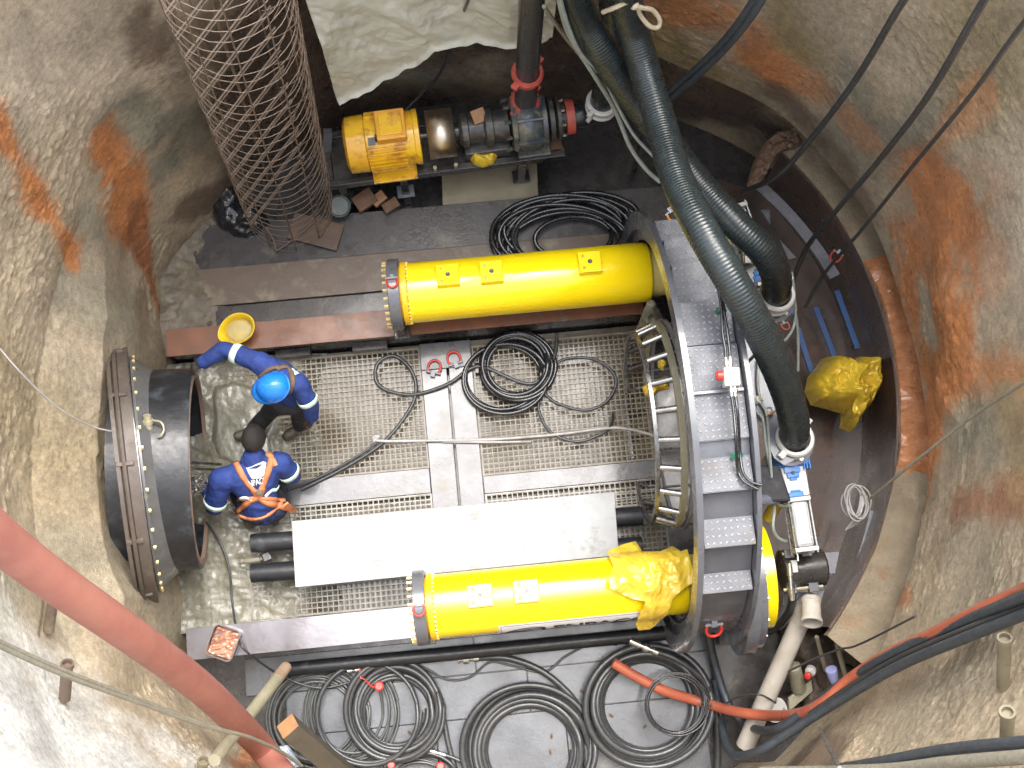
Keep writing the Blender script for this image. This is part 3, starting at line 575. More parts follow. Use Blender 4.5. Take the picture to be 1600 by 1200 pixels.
# ---- jacking cylinders
def cylinder(yc, xend, blocks, label, grimy=False):
    x0 = -.47; zc = 1.05; r = .26
    t = thing('jacking_cylinder', label, 'hydraulic cylinder', (x0, yc, .65), 'big yellow jacking cylinders')
    MB().lathe((x0, yc, zc), (x0 + 5, yc, zc), [(0, r - .012), (.008, r), (xend - x0 - .04, r), (xend - x0 - .012, r - .01), (xend - x0, r - .03)], 72).build('barrel', yel, t, 30)
    MB().cyl((xend, yc, zc), (YX0 + .3, yc, zc), r - .045, n=48).build('rod_sleeve', mat('dusty_yellow', (.55, .43, .12), (.45, .36, .13), .5, scale=7) if not bpy.data.materials.get('dusty_yellow') else bpy.data.materials['dusty_yellow'], t, 30)
    MB().lathe((x0 - .10, yc, zc), (x0, yc, zc), [(0, r - .02), (.055, r - .02), (.055, r + .012), (.099, r + .012)], 56).build('end_cap', mat('orange_yellow_cap', (.80, .42, .01), (.75, .5, .01), .3) if not bpy.data.materials.get('orange_yellow_cap') else bpy.data.materials['orange_yellow_cap'], t, 30)
    MB().lathe((x0 - .16, yc, zc), (x0 - .05, yc, zc), [(0, r + .035), (.005, r + .045), (.095, r + .045), (.10, r + .035)], 56).build('flange', grey, t, 30)
    sd_ = -1
    q = MB(); q.bb((x0 - .13, yc - .30, .655), (x0 - .07, yc + .30, .98)); q.bb((x0 - .17, yc - .31, .655), (x0 - .03, yc + .31, .70)); q.build('saddle', dstl, t, 0, bevel=.006)
    for k in range(26):
        a_ = 2 * PI * k / 26
        for xx, rr, rb, L in ((x0 - .163, r + .015, .0125, -.035),): MB().hexb((xx, yc + rr * math.cos(a_), zc + rr * math.sin(a_)), (-1, 0, 0), rb, .035).build('flange_bolt', brassb, t, 0)
    for k in range(40):
        a_ = 2 * PI * k / 40; MB().cyl((x0 - .006, yc + (r + .002) * math.cos(a_), zc + (r + .002) * math.sin(a_)), (x0 + .018, yc + (r + .002) * math.cos(a_), zc + (r + .002) * math.sin(a_)), .0085, n=6).build('cap_screw', brassb if k % 2 else yelb, t, 0)
    for (px, py, w_, h_, tl_) in blocks:
        # block sits on the barrel at the given angle
        p = P(px, py, zc + r * .95); dy = max(-.9, min(.9, (p.y - yc) / (r + .03))); an = math.asin(dy); nr = Vector((0, math.sin(an), math.cos(an))); tg = Vector((0, math.cos(an), -math.sin(an)))
        c = Vector((p.x, yc, zc)) + nr * (r + .012)
        b_ = MB().box(c, (w_, h_, .075), Matrix(((1, 0, 0), tuple(tg), tuple(nr))).transposed()).build('port_block', yelb if tl_ else yel, t, 0, bevel=.006)
        for u, v, rr in ((0, 0, .013), (-.055, .055, .009), (-.055, -.055, .009)):
            cc = c + nr * .0375 + Vector((u, 0, 0)) + tg * v
            MB().lathe(cc, cc + nr, [(0, rr * 1.5), (.004, rr * 1.5), (.005, rr), (.003, rr * .6)], 16).build('port_plug', dstl if u == 0 else orngb, b_)
    return t
brassb = mat('brass_bolt', (.72, .58, .28), (.6, .48, .22), .35, metal=.5)
orngb = mat('ochre_plug', (.55, .35, .05), (.45, .28, .04), .4)
cu = cylinder(2.66, 1.62, ((700, 432, .19, .19, 0), (768, 427, .19, .19, 0), (921, 412, .19, .19, 0)), 'upper yellow jacking cylinder with three port blocks')
cl_ = cylinder(0.0, 1.60, ((750, 931, .20, .18, 1), (822, 924, .20, .18, 1)), 'lower yellow jacking cylinder with two pale port blocks and a white name strip')
shackle((-.58, 2.72, 1.36), (0, -.5, .1), (1, 0, 0), .045, 'small red shackle on the flange of the upper cylinder')
shackle((-.58, .02, 1.36), (0, -.6, .2), (1, 0, 0), .045, 'small red shackle on the flange of the lower cylinder')
# name strip on the lower cylinder, wrapped round its side
def wrapc(x, s, dr): a_ = s / .262; return Vector((x, 0 - (.262 + dr) * math.sin(a_), 1.05 + (.262 + dr) * math.cos(a_)))
LX0, LX1 = PX(779, 975, 0).x, 0
LX0 = P(779, 982, 1.1).x; LX1 = LX0 + 1.35; S0 = .262 * R(50); S1 = S0 + .30
MB().grid(lambda u, v: wrapc(LX0 + (LX1 - LX0) * u, S0 + (S1 - S0) * v, .0015), 2, 14).build('name_strip', label_w, cl_, 60)
brd = MB()
for (u0, u1, v0, v1) in ((.012, .988, .06, .075), (.012, .988, .925, .94), (.012, .0155, .06, .94), (.9845, .988, .06, .94)):
    brd.grid(lambda u, v: wrapc(LX0 + (LX1 - LX0) * (u0 + (u1 - u0) * u), S0 + (S1 - S0) * (v0 + (v1 - v0) * v), .003), 2, 12)
brd.build('strip_border', ink, cl_, 60)
tv, tf = text_mesh('ENPACO', .16, 1.25, .006); mb = MB(); mb.add([wrapc(LX0 + .84 + v.x, (S0 + S1) / 2 - v.y, .0035) for v in tv], tf); mb.build('lettering', ink, cl_, 60)
sw = MB()
for (cx_, w_, h_, dy) in ((.22, .15, .075, .0), (.25, .11, .05, .012)):
    pts = [wrapc(LX0 + cx_ + w_ * math.cos(a_ / 30 * 2 * PI) + .05 * math.sin(a_ / 30 * 2 * PI), (S0 + S1) / 2 + dy - h_ * math.sin(a_ / 30 * 2 * PI), .004) for a_ in range(24)]
    sw.tube(pts, .006, 6)
sw.build('logo', ink, cl_, 60)

# ---- push ring
pr = thing('push_ring', 'open round push ring of two steel hoops joined by spacer bars, left of the yoke', 'ring', (1.15, AY, .15))
RX1, RX2, RX3 = 1.40, 1.60, YX1 - .03
def hoop(x, r, wd, tk, m, name): MB().lathe((x - wd / 2, AY, AZ), (x + wd, AY, AZ), [(0, r - tk), (0, r), (wd, r), (wd, r - tk)], 72, closed=True).build(name, m, pr, 30)
hoop(RX1, .82, .03, .045, stl, 'front_hoop'); hoop(RX2, .885, .05, .05, mudtube, 'rear_hoop')
hoop(RX2 + .06, .90, .03, .04, greyl, 'seal_hoop')
for k in range(22):
    a_ = 2 * PI * (k + .5) / 22
    MB().cyl((RX1 + .018, AY + .795 * math.cos(a_), AZ + .795 * math.sin(a_)), (RX2 - .02, AY + .855 * math.cos(a_), AZ + .855 * math.sin(a_)), .026, n=12).build('spacer_bar', stl, pr)
for k in range(14):
    a_ = 2 * PI * (k + .2) / 14
    MB().cyl((RX2 + .035, AY + .86 * math.cos(a_), AZ + .86 * math.sin(a_)), (RX3 - .0, AY + .86 * math.cos(a_), AZ + .86 * math.sin(a_)), .011, n=8).build('tie_rod', stl, pr)

# ---- black pipe being jacked, and the seal
bp_ = thing('jacking_pipe', 'large black bitumen-coated pipe end entering the left wall', 'pipe', (-2.9, AY, .1))
PE = -2.345
Ty = Matrix.Translation(Vector((PE, AY, AZ))) @ Matrix.Rotation(R(8.5), 4, 'Y') @ Matrix.Rotation(R(-1.5), 4, 'Z')
b2 = MB(Ty); b2.lathe((0, 0, 0), (-1, 0, 0), [(0, .80), (0, .838), (.02, .842), (.62, .842), (.62, .80)], 96, closed=True); b2.build('pipe_barrel', blkp, bp_, 30)
b2 = MB(Ty)
b2.lathe((.004, 0, 0), (-1, 0, 0), [(0, .765), (.0, .806), (.03, .806), (.03, .765)], 96, closed=True); b2.build('timber_packer', mat('pinkish_packer', (.33, .20, .16), (.22, .16, .12), .6, scale=12, dirt=(.12, .11, .08), damt=.25, dscale=8), bp_, 30)
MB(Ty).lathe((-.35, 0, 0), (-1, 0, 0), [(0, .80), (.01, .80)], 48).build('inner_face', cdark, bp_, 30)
# seal ring: flange plate, bolts and outer frame
TS = Matrix.Translation(Vector((-2.80, AY + .0, AZ))) @ Matrix.Rotation(R(4.5), 4, 'Z') @ Matrix.Rotation(R(14), 4, 'Y')
sr_ = thing('entry_seal', 'bolted steel entry seal ring round the black pipe on the left wall', 'seal ring', (-2.85, AY, 0))
MB(TS).lathe((-.03, 0, 0), (1, 0, 0), [(0, .86), (0, 1.05), (.025, 1.05), (.025, .86)], 96, closed=True).build('flange_plate', stl, sr_, 30)
MB(TS).lathe((.0, 0, 0), (1, 0, 0), [(0, .99), (.02, .99), (.04, .965), (.17, .865), (.17, .845), (.0, .86)], 96, closed=True).build('rubber_seal', mat('mud_smeared_rubber', (.13, .13, .13), (.09, .09, .09), .35, scale=4, dirt=(.26, .25, .17), damt=.28, dscale=3, coat=.3), sr_, 40)
for k in range(38):
    a_ = 2 * PI * (k + .3) / 38
    MB(TS).hexb((.018, .985 * math.sin(a_), .985 * math.cos(a_)), (1, 0, 0), .017, .02).build('seal_bolt', brassb, sr_, 0)
    # stud
MB(TS).lathe((-.09, 0, 0), (1, 0, 0), [(0, 1.045), (0, 1.085), (.08, 1.085), (.08, 1.045)], 96, closed=True).build('outer_collar', rplate, sr_, 30)
for z_ in (1,):
    f = MB(TS); f.lathe((-.14, 0, 0), (1, 0, 0), [(0, 1.0), (0, 1.05), (.04, 1.05), (.04, 1.0)], 72, closed=True); f.build('cement_collar', rplate, sr_, 30)
MB(TS).lathe((-.17, 0, 0), (1, 0, 0), [(0, .84), (0, 1.10), (.03, 1.10), (.03, .84)], 72, closed=True).build('back_plate', rplate, sr_, 30)
for ad in (-58, -26, 4, 36, 70):
    a_ = R(ad); c0 = Vector((-.17, -1.07 * math.sin(a_), 1.07 * math.cos(a_))); rad = Vector((0, -math.sin(a_), math.cos(a_)))
    MB(TS).bar(c0, c0 + Vector((.13, 0, 0)), .035, .07, rad).build('bracket', rplate, sr_, 0, bevel=.006)
tp = MB(TS); tp.tube([(-.11, 1.1 * math.sin(k / 20 * 3.0 - 1.5), 1.1 * math.cos(k / 20 * 3.0 - 1.5)) for k in range(21)], .018, 8); tp.build('angle_ring', rplate, sr_, 30)
# gauge
gt = thing('grout_valve', 'pale brass valve with a round flange standing on the seal ring', 'valve', P(236, 690, 1.75))
g0 = P(236, 688, 1.72)
MB().lathe(g0, g0 + Vector((.05, -.2, .22)), [(0, .09), (.02, .11), (.035, .11), (.045, .09), (.05, .04)], 32).build('valve_flange', brassv := mat('pale_brass', (.50, .46, .32), (.40, .36, .24), .35, metal=.4, scale=9), gt)
MB().lathe(g0 + Vector((0, .02, .03)), g0 + Vector((.02, .2, .16)), [(0, .035), (.12, .035), (.12, .042), (.15, .042), (.15, .03), (.19, .03)], 20).build('valve_body', brassv, gt)
MB().tube(smooth_path([P(240, 657, 1.85), P(252, 660, 1.86), P(256, 672, 1.86), P(250, 682, 1.85), P(243, 685, 1.8)], 6), .008, 8).build('valve_handle', brassv, gt, 60)
tag(MB().bar(P(207, 650, 1.8), P(217, 708, 1.8), .03, .02).build('level_bar', alu, None, 0), 'short bright metal bar clipped to the seal flange', 'bar')
cable('signal_wire', pp((0, 545, 3.1), (40, 590, 2.9), (95, 640, 2.5), (150, 668, 2.1), (195, 676, 1.9), (222, 675, 1.85)), .006, wcab, 'thin pale wire running from the left wall to the brass valve', 'wire')
nut = P(172, 694, 1.35); tag(MB().lathe(nut, nut + Vector((.3, -.1, .5)), [(0, .03), (.03, .03), (.03, .015), (.02, .012)], 16).build('pipe_nut', chrome), 'small round nut on the brown frame left of the seal', 'nut')

# ================================================================ TABLE SLAB, PIPES
wt = tag(MB().prism([P(457, 815, .66), P(959, 769, .66), P(966, 868, .66), P(463, 918, .66)], (0, 0, .05)).build('white_slab', wht, None, 0, bevel=.004), 'long scuffed white steel slab lying across two black pipes', 'slab')
def ends(name, a, b, r, m, label, cat, n=32, cap=True): return tag(MB().lathe(a, Vector(b), [(0, r * .82), (.0, r * .98), (.012, r), ((Vector(b) - Vector(a)).length - .012, r), ((Vector(b) - Vector(a)).length, r * .97), ((Vector(b) - Vector(a)).length, r * .8)], n).build(name, m), label, cat)
for (y0, y1, lb) in ((849, 806, 'upper one of the two black pipes under the white slab'), (896, 853, 'lower one of the two black pipes under the white slab')):
    ends('black_pipe', P(393, y0, .56), P(1003, y1 + 0, .56), .082, blkp, lb, 'pipe')
t = thing('hose_coupling', 'small muddy coupling with a square nut between the two black pipe ends', 'coupling', P(410, 873, .4))
MB().lathe(P(372, 878, .45), P(440, 869, .45), [(0, .02), (.03, .03), (.05, .018), (.09, .03), (.19, .032), (.2, .02), (.3, .02)], 14).build('body', mat('muddy_metal', (.32, .31, .24), (.22, .2, .15), .4, metal=.3), t)
MB().box(P(417, 870, .48), (.08, .085, .06), Matrix.Rotation(.3, 3, 'Z')).build('nut', dstl, t, 0, bevel=.012)
ends('black_pipe', P(447, 1046, .16), P(1085, 985, .16), .062, blkp, 'long black pipe on the floor just below the lower rail', 'pipe')
# copper-coloured open box on the lower rail
t = thing('junction_box', 'small rounded square tin lying open on the wet lower rail, lined with copper foil', 'box', P(350, 1005, .66))
c = P(351, 1004, .66); T = Tf(c, R(-24)); rs = [(.095, .075), (.105, .09)]
def rrect(w_, h_, r_, z, n=5):
    out = []
    for (sx, sy, a_) in ((1, 1, 0), (-1, 1, 90), (-1, -1, 180), (1, -1, 270)):
        for k in range(n + 1): q = R(a_ + 90 * k / n); out.append((sx * (w_ - r_) + r_ * math.cos(q), sy * (h_ - r_) + r_ * math.sin(q), z))
    return out
mb = MB(T); rr_ = [rrect(.115, .13, .045, 0), rrect(.12, .135, .045, .075), rrect(.11, .125, .04, .075), rrect(.105, .12, .04, .012)]; k_ = len(rr_[0])
mb.add([p for q in rr_ for p in q], [(i * k_ + j, i * k_ + (j + 1) % k_, (i + 1) * k_ + (j + 1) % k_, (i + 1) * k_ + j) for i in range(3) for j in range(k_)] + [tuple(3 * k_ + j for j in range(k_)), tuple(range(k_))[::-1]])
mb.build('tin', mat('brown_tin', (.16, .12, .11), (.11, .08, .07), .35, metal=.3, coat=.3), t, 40)
cop = mat('crumpled_copper_foil', (.55, .33, .24), (.42, .20, .13), .4, metal=.4, scale=14, dirt=(.26, .11, .07), damt=.25, dscale=18)
mb = MB(T); mb.grid(lambda u, v: ((u - .5) * .20, (v - .5) * .225, .035 + .035 * noise.fractal(Vector((u * 1.2 + v * 2, v * 3.5 - u * 2, 1)), .9, 2, 3)), 30, 30); mb.build('foil', cop, t, 20)

# ================================================================ PUMP UNIT on a skid
sk0 = P(512, 292, .75); sk1 = P(884, 243, .75); sang = math.atan2(sk1.y - sk0.y, sk1.x - sk0.x); SL = (sk1 - sk0).length; SW = .52
TP = Tf((sk0.x, sk0.y, 0), sang)
ps = thing('pump_skid', 'long dark steel skid on legs carrying the yellow motor and pump', 'skid', TP @ Vector((SL / 2, SW / 2, 0)))
mb = MB(TP); mb.bb((0, 0, .65), (SL, .06, .75)); mb.bb((0, SW - .06, .65), (SL, SW, .75)); mb.bb((0, .062, .65), (.06, SW - .062, .748)); mb.bb((SL - .06, .062, .65), (SL, SW - .062, .748)); mb.build('base_frame', dstl, ps, 0, bevel=.005)
MB(TP).bb((.064, .064, .70), (SL - .064, SW - .064, .715)).build('deck_plate', dstl, ps, 0)
for (x, y) in ((.12, .04), (.68, .03), (1.78, .03), (.12, SW - .05), (SL - .12, SW - .05)):
    q = MB(TP).bb((x - .035, y - .035, .02), (x + .035, y + .035, .648)); q.build('leg', dstl, ps, 0, bevel=.004)
    MB(TP).bb((x - .08, y - .06, .285), (x + .08, y + .06, .30)).build('foot_plate', greyl if x in (.68,) else dstl, ps, 0)
mt = thing('electric_motor', 'yellow finned electric motor on the left end of the pump skid', 'motor', TP @ Vector((.55, SW / 2, .75)))
mzc = 1.0; mr_ = .235; my = SW / 2
def lx(px, py, z=1.0): return (TP.inverted() @ P(px, py, z)).x
mx0, mx1 = lx(540, 235), lx(655, 222)
MB(TP).lathe((mx0 + .18, my, mzc), (9, my, mzc), [(0, mr_ - .03), (.02, mr_), (mx1 - mx0 - .22, mr_), (mx1 - mx0 - .21, mr_ + .01), (mx1 - mx0 - .17, mr_ + .01), (mx1 - mx0 - .16, mr_ - .08)], 48).build('housing', ygrm, mt, 30)
MB(TP).lathe((mx0, my, mzc), (9, my, mzc), [(0, mr_ - .05), (.01, mr_ - .02), (.03, mr_ + .012), (.19, mr_ + .018), (.20, mr_)], 48).build('fan_cowl', ygrm, mt, 30)
fm = MB(TP)
for k in range(34):
    a_ = 2 * PI * k / 34
    if 60 < math.degrees(a_) < 118: continue
    fm.box((mx0 + .37, my + (mr_ + .012) * math.cos(a_), mzc + (mr_ + .012) * math.sin(a_)), (.33, .010, .034), Matrix.Rotation(a_ - PI / 2, 3, 'X'))
fm.build('cooling_fins', ygrm, mt, 0)
tb = MB(TP).bb((mx0 + .30, my - .12, mzc + .2), (mx0 + .56, my + .155, mzc + .31)).build('terminal_box', orgb := mat('orange_yellow_box', (.78, .42, .05), (.68, .30, .04), .35, scale=7, coat=.2), mt, 0, bevel=.014)
MB(TP).bb((mx0 + .33, my - .085, mzc + .311), (mx0 + .53, my + .12, mzc + .325)).build('box_lid', ygrm, tb, 0, bevel=.012)
MB(TP).bb((mx0 + .20, my - .30, .752), (mx0 + .60, my + .2, .78)).build('foot', ygrm, mt, 0, bevel=.006)
MB(TP).bb((mx0 + .22, my - .20, .78), (mx0 + .58, my + .2, .9)).build('mounting_block', ygrm, mt, 0, bevel=.006)
MB(TP).box((mx0 + .25, my - .09, mzc + .24), (.06, .09, .008), Matrix.Rotation(-.35, 3, 'X')).build('name_plate', greyl, mt, 0)
MB(TP).torus((mx0 + .29, my - .07, mzc + .25), (1, 0, 0), .028, .007).build('lifting_eye', dstl, mt)
MB(TP).bb((mx0 + .26, my - .245, mzc - .02), (mx0 + .42, my - .225, mzc + .03)).build('rating_plate', ygrm, mt, 0, bevel=.003)
gx = lx(690, 220)
gd = thing('coupling_guard', 'shiny curved metal guard over the shaft coupling right of the motor', 'guard', TP @ Vector((gx, my, .75)))
mb = MB(TP); rws = []
for k in range(25):
    a_ = R(-18 + 216 * k / 24); z = mzc + .20 * math.sin(a_); rws.append((my + .215 * math.cos(a_), max(z, .76)))
mb.add([(gx + sx, y, z) for sx in (-.12, .12) for (y, z) in rws], [(k, k + 1, 26 + k, 25 + k) for k in range(24)]); mb.build('guard_shell', gal, gd, 60, solid=.006)
for sx in (-.09, .10): MB(TP).cyl((gx + sx, my - .235, .755), (gx + sx, my - .235, .82), .018, n=10).build('mounting_bolt', brassv, gd)
pu = thing('slurry_pump', 'dirty dark blue and black slurry pump on the right end of the skid', 'pump', TP @ Vector((1.6, SW / 2, .75)))
x0 = lx(718, 214); x1 = lx(795, 205)
MB(TP).lathe((gx - .22, my, mzc), (9, my, mzc), [(0, .04), (.35, .04), (.351, .075), (x1 - gx - .0, .075)], 24).build('drive_shaft', dstl, pu)
MB(TP).lathe((x0, my, mzc), (9, my, mzc), [(0, .12), (.03, .15), (.08, .15), (.09, .12), (.22, .12), (.24, .165), (.30, .165), (.31, .13), (x1 - x0, .15)], 32).build('bearing_housing', cast, pu, 30)
MB(TP).bb((x0 + .03, my - .19, .72), (x1, my + .19, .90)).build('bearing_foot', cast, pu, 0, bevel=.012)
vx = lx(828, 205)
MB(TP).lathe((vx - .17, my, mzc), (9, my, mzc), [(0, .12), (.01, .23), (.05, .25), (.06, .22), (.10, .245), (.17, .255), (.23, .245), (.27, .215), (.28, .24), (.32, .24), (.33, .12)], 44).build('volute', dblue, pu, 30)
for k in range(10):
    a_ = 2 * PI * k / 10; MB(TP).hexb((vx - .175, my + .225 * math.cos(a_), mzc + .225 * math.sin(a_)), (-1, 0, 0), .02, .05).build('casing_bolt', cast, pu, 0)
for a_ in (20, 65, 110, 155, -30):
    MB(TP).box((vx, my + .255 * math.cos(R(a_)), mzc + .255 * math.sin(R(a_))), (.24, .022, .045), Matrix.Rotation(R(a_ - 90), 3, 'X')).build('casing_rib', dblue, pu, 0, bevel=.004)
MB(TP).lathe((vx + .16, my, mzc), (9, my, mzc), [(0, .14), (.02, .20), (.06, .20), (.07, .13), (.09, .19), (.12, .19), (.13, .11), (.20, .11)], 36).build('suction_flange', cast, pu, 30)
for k in range(8): a_ = 2 * PI * k / 8; MB(TP).hexb((vx + .285, my + .165 * math.cos(a_), mzc + .165 * math.sin(a_)), (1, 0, 0), .016, .03).build('flange_bolt', chrome, pu, 0)
MB(TP).bb((vx - .12, my - .24, .752), (vx + .18, my + .24, .79)).build('pump_foot', dblue, pu, 0, bevel=.008)
MB(TP).lathe((vx + .33, my, mzc), (9, my, mzc), [(0, .10), (0, .155), (.075, .155), (.075, .10)], 32).build('red_clamp', redc, pu, 30)
MB(TP).bb((SL - .13, my - .20, .752), (SL - .02, my - .02, .80)).build('rusty_bracket', wood, pu, 0, bevel=.006)
# rag under the pump, and offcuts
def crumple(name, outline, z, hgt, m, label, cat, seed=0, fr=7, parent=None, amp=1.0, under=.0):
    """crumpled sheet over the polygon outline (pixels) as a closed bulging surface"""
    c = Vector((sum(p[0] for p in outline) / len(outline), sum(p[1] for p in outline) / len(outline))); k = len(outline); NA, NR = 96, 22
    def bp(t):
        t = t * k; i = int(t) % k; f = t - int(t); a_ = Vector(outline[i]); b_ = Vector(outline[(i + 1) % k]); return a_ + (b_ - a_) * f
    vs = []; fs = []
    for i in range(NR + 1):
        rr = i / NR
        for j in range(NA):
            q = c + (bp(j / NA) - c) * rr; w_ = P(q.x, q.y, z)
            n_ = noise.fractal(Vector((w_.x * fr, w_.y * fr, seed)), .75, 2, 4); n2 = 1 - abs(noise.noise(Vector((w_.x * fr * .8 + 9, w_.y * fr * .8, seed)))) * 2.2
            h = hgt * (math.sqrt(max(0, 1 - rr**3.0)) + amp * (.32 * n_ + .22 * n2) * min(1, (1 - rr) * 4 + .25)) - under * max(0, rr - .8) * 5 * .2
            vs.append((w_.x, w_.y, z + h))
    for i in range(NR):
        for j in range(NA): j2 = (j + 1) % NA; fs.append((i * NA + j, (i + 1) * NA + j, (i + 1) * NA + j2, i * NA + j2))
    o = MB().add(vs, fs).build(name, m, parent, 28)
    if parent is None: tag(o, label, cat)
    return o
crumple('plastic_wrap', [(736, 236), (752, 231), (772, 234), (778, 243), (772, 256), (755, 262), (740, 258), (733, 248)], .76, .10, yrag, 'small crumpled yellow plastic bag tucked on the pump skid', 'plastic sheet', 3, 11)
tag(MB().box(P(748, 181, 1.14), (.12, .12, .02), Matrix.Rotation(.3, 3, 'Z') @ Matrix.Rotation(.3, 3, 'X')).build('rusty_tag', woodl), 'small square tan board piece on the pump bearing', 'board')
for i, (a_, b_, w_, m_, lb) in enumerate((((556, 322), (584, 303), .16, wood, 'dark red-brown board under the left end of the skid'), ((583, 318), (601, 303), .10, woodl, 'short orange timber block under the pump skid'), ((600, 328), (622, 314), .10, wood, 'grey-brown split block under the pump skid'))):
    o = MB().bar(P(*a_, .33), P(*b_, .36), w_, .05).build('timber_offcut', m_, None, 0, bevel=.006); tag(o, lb, 'timber', 'timber offcuts under the pump skid')
tag(MB().lathe(P(530, 322, .30), P(530, 322, 1.3), [(0, .09), (.02, .10), (.15, .105), (.155, .09), (.145, .085), (.145, .01)], 24).build('green_can', mat('dark_green_can', (.03, .055, .045), (.05, .06, .05), .4, coat=.2, dirt=MUD, damt=.2)), 'dark green can standing under the left end of the skid', 'can')
# riser pipe from the pump with red clamps
rz = P(821, 160, 1.18); vp = thing('riser_pipe', 'black vertical riser pipe above the pump with two red clamps', 'pipe', rz)
top_ = Vector((rz.x - .02, rz.y + .02, 9.2))
MB().cyl(rz - Vector((0, 0, .22)), rz + Vector((0, 0, .0)), .10, n=32).build('outlet_neck', cast, vp)
MB().cyl(rz, top_, .098, n=36).build('pipe_barrel', blk, vp)
def clamp(c, ax, r, par, m=redc, wd=.055):
    ax = Vector(ax).normalized(); c = Vector(c)
    o = MB().lathe(c - ax * wd / 2, c + ax * wd, [(0, r), (0, r + .022), (wd * .3, r + .034), (wd * .7, r + .034), (wd, r + .022), (wd, r)], 36, closed=True).build('clamp', m, par, 30)
    t_ = ax.orthogonal().normalized()
    for s_ in (1, -1):
        MB().bar(c + t_ * s_ * (r + .015), c + t_ * s_ * (r + .085), wd * 1.1, .05, ax).build('clamp_lug', m, o, 0, bevel=.008)
    return o
clamp(rz + Vector((0, 0, .03)), (0, 0, 1), .10, vp); MB().lathe(rz - Vector((0, 0, .06)), rz + Vector((0, 0, 1)), [(0, .11), (0, .15), (.03, .15), (.03, .11)], 36, closed=True).build('collar', mudtube, vp, 30)
zc_ = 1.75; clamp((rz.x, rz.y, zc_), (.05, 0, 1), .102, vp); MB().lathe((rz.x, rz.y, zc_ - .07), (rz.x, rz.y, 9), [(0, .1), (0, .12), (.03, .12), (.03, .1)], 36, closed=True).build('collar', redc, vp, 30)
# suction hose from the pump to the coupling under the big hoses
sh = thing('suction_hose', 'short black hose from the pump inlet ending in a white-clamped coupling', 'hose', P(930, 168, 1.0))
s0 = TP @ Vector((vx + .40, my, mzc)); cpl = P(940, 160, 1.3)
MB().tube(smooth_path([s0, P(905, 181, 1.05), P(925, 176, 1.05), P(937, 166, 1.15), cpl, cpl + Vector((.02, .05, .3)), P(958, 80, 1.9), P(955, -30, 2.6), P(950, -200, 4.2)], 8), .105, 24).build('hose_body', hosm, sh, 60)
clamp(cpl, (.15, .1, 1), .105, sh, wplas, .04); clamp(cpl - Vector((0, 0, .1)), (.15, .1, 1), .105, sh, wplas, .035)

# ================================================================ WIRE CAGE LADDER
cb = P(452, 325, .35); ct = P(352, -20, 4.2); ctop = cb + (ct - cb) * (8.9 - cb.z) / (ct.z - cb.z)
cg = thing('ladder_cage', 'tall round cage of rusty wire mesh round a ladder at the upper left wall', 'ladder cage', cb)
axv = (ctop - cb).normalized(); cr = .40; ex = Vector((1, 0, 0)); ex = (ex - axv * ex.dot(axv)).normalized(); ey = axv.cross(ex)
CLn = (ct - cb).length * 1.25
def cp(a_, h, r=cr): return cb + axv * h + ex * r * math.cos(a_) + ey * r * math.sin(a_)
def jit(s_): return noise.noise(Vector((s_, 3.3, 1)))
nh = int(CLn / .095)
for k in range(min(nh, 40)):
    h = .05 + k * .135 + .03 * jit(k * 5.1); dn = .05 * jit(k * 1.7)
    mb = MB(); pts = [cp(R(172 + 196 * i / 26), h + dn - .10 * math.sin(R(196 * i / 26 - 8)) * (1 if k < 24 else .5) + .012 * jit(k * 3 + i * .7), cr * (1 + .03 * jit(k + i * .3))) for i in range(27)]
    mb.tube(pts, .0028, 5); mb.build('hoop', rodg, cg, 60)
mm = MB()      # expanded mesh on the right and left flank
for i in range(14):
    for sgn in (1, -1):
        a0_ = R(-55 if sgn > 0 else 45); pts = [cp(a0_ + sgn * R(100) * t / 12, i * .33 - .35 + .55 * t / 12, cr + .012) for t in range(13)]
        pts = [p for p in pts if p.z > .3]
        if len(pts) > 2: mm.tube(pts, .0025, 4)
mm.build('mesh_skin', rod, cg, 60)
for a_ in (172, 205, 240, 275, 310, 345, 8, 40, 75, 110, 140):
    MB().tube([cp(R(a_), h) for h in np.linspace(-.05 - (.18 if a_ == 275 else 0), CLn, 14)], .006, 6).build('upright', rod, cg, 60)
for a_ in (120, 172): MB().tube([cp(R(a_), h, cr * .93) for h in np.linspace(-.1, CLn, 12)], .014, 6).build('ladder_rail', rodg, cg, 60)
for k in range(26):
    h = .15 + k * .29; 
    if h > CLn: break
    for d_ in (0, .05):
        MB().tube([cp(R(205), h - .08 + d_, cr * .98), cp(R(60), h + .22 + d_, cr * .98)], .0075, 6).build('rung', rodg, cg, 60)
MB().tube([P(512, 205, .9), P(507, 292, .35)], .055, 4).build('side_post', grey, cg, 0)
# debris by the cage foot
def lump(name, pts, m, label, cat, v=.02, fold=.015, fs=12):
    mb = MB()
    for (px, py, z, r, sc) in pts: mb.sph(P(px, py, z), r, sc)
    o = fuse(mb, name, m, None, v, 3, fold, fs); return tag(o, label, cat)
lump('black_bag', [(352, 310, .35, .13, (1, 1, .8)), (360, 335, .3, .14, (1, 1, .8)), (385, 345, .3, .16, (1.2, .9, .6)), (400, 350, .25, .12, (1, 1, .7)), (348, 295, .4, .07, (1, 1, 1))], blkg, 'heap of torn black plastic bag at the foot of the wire cage', 'plastic bag', .018, .03, 9)
tag(MB().bar(P(455, 352, .32), P(532, 372, .32), .26, .02).build('rusty_sheet', mat('dark_rust_sheet', (.13, .08, .05), (.08, .055, .04), .5, bump=.3), None, 0, bevel=.002), 'brown rusty sheet lying at the foot of the wire cage', 'sheet')
tag(MB().tube(pp((415, 355, .32), (428, 375, .32), (432, 392, .3)), .010, 6).build('bent_rod', rodg, None, 60), 'bent thin rod poking out below the cage', 'rod')
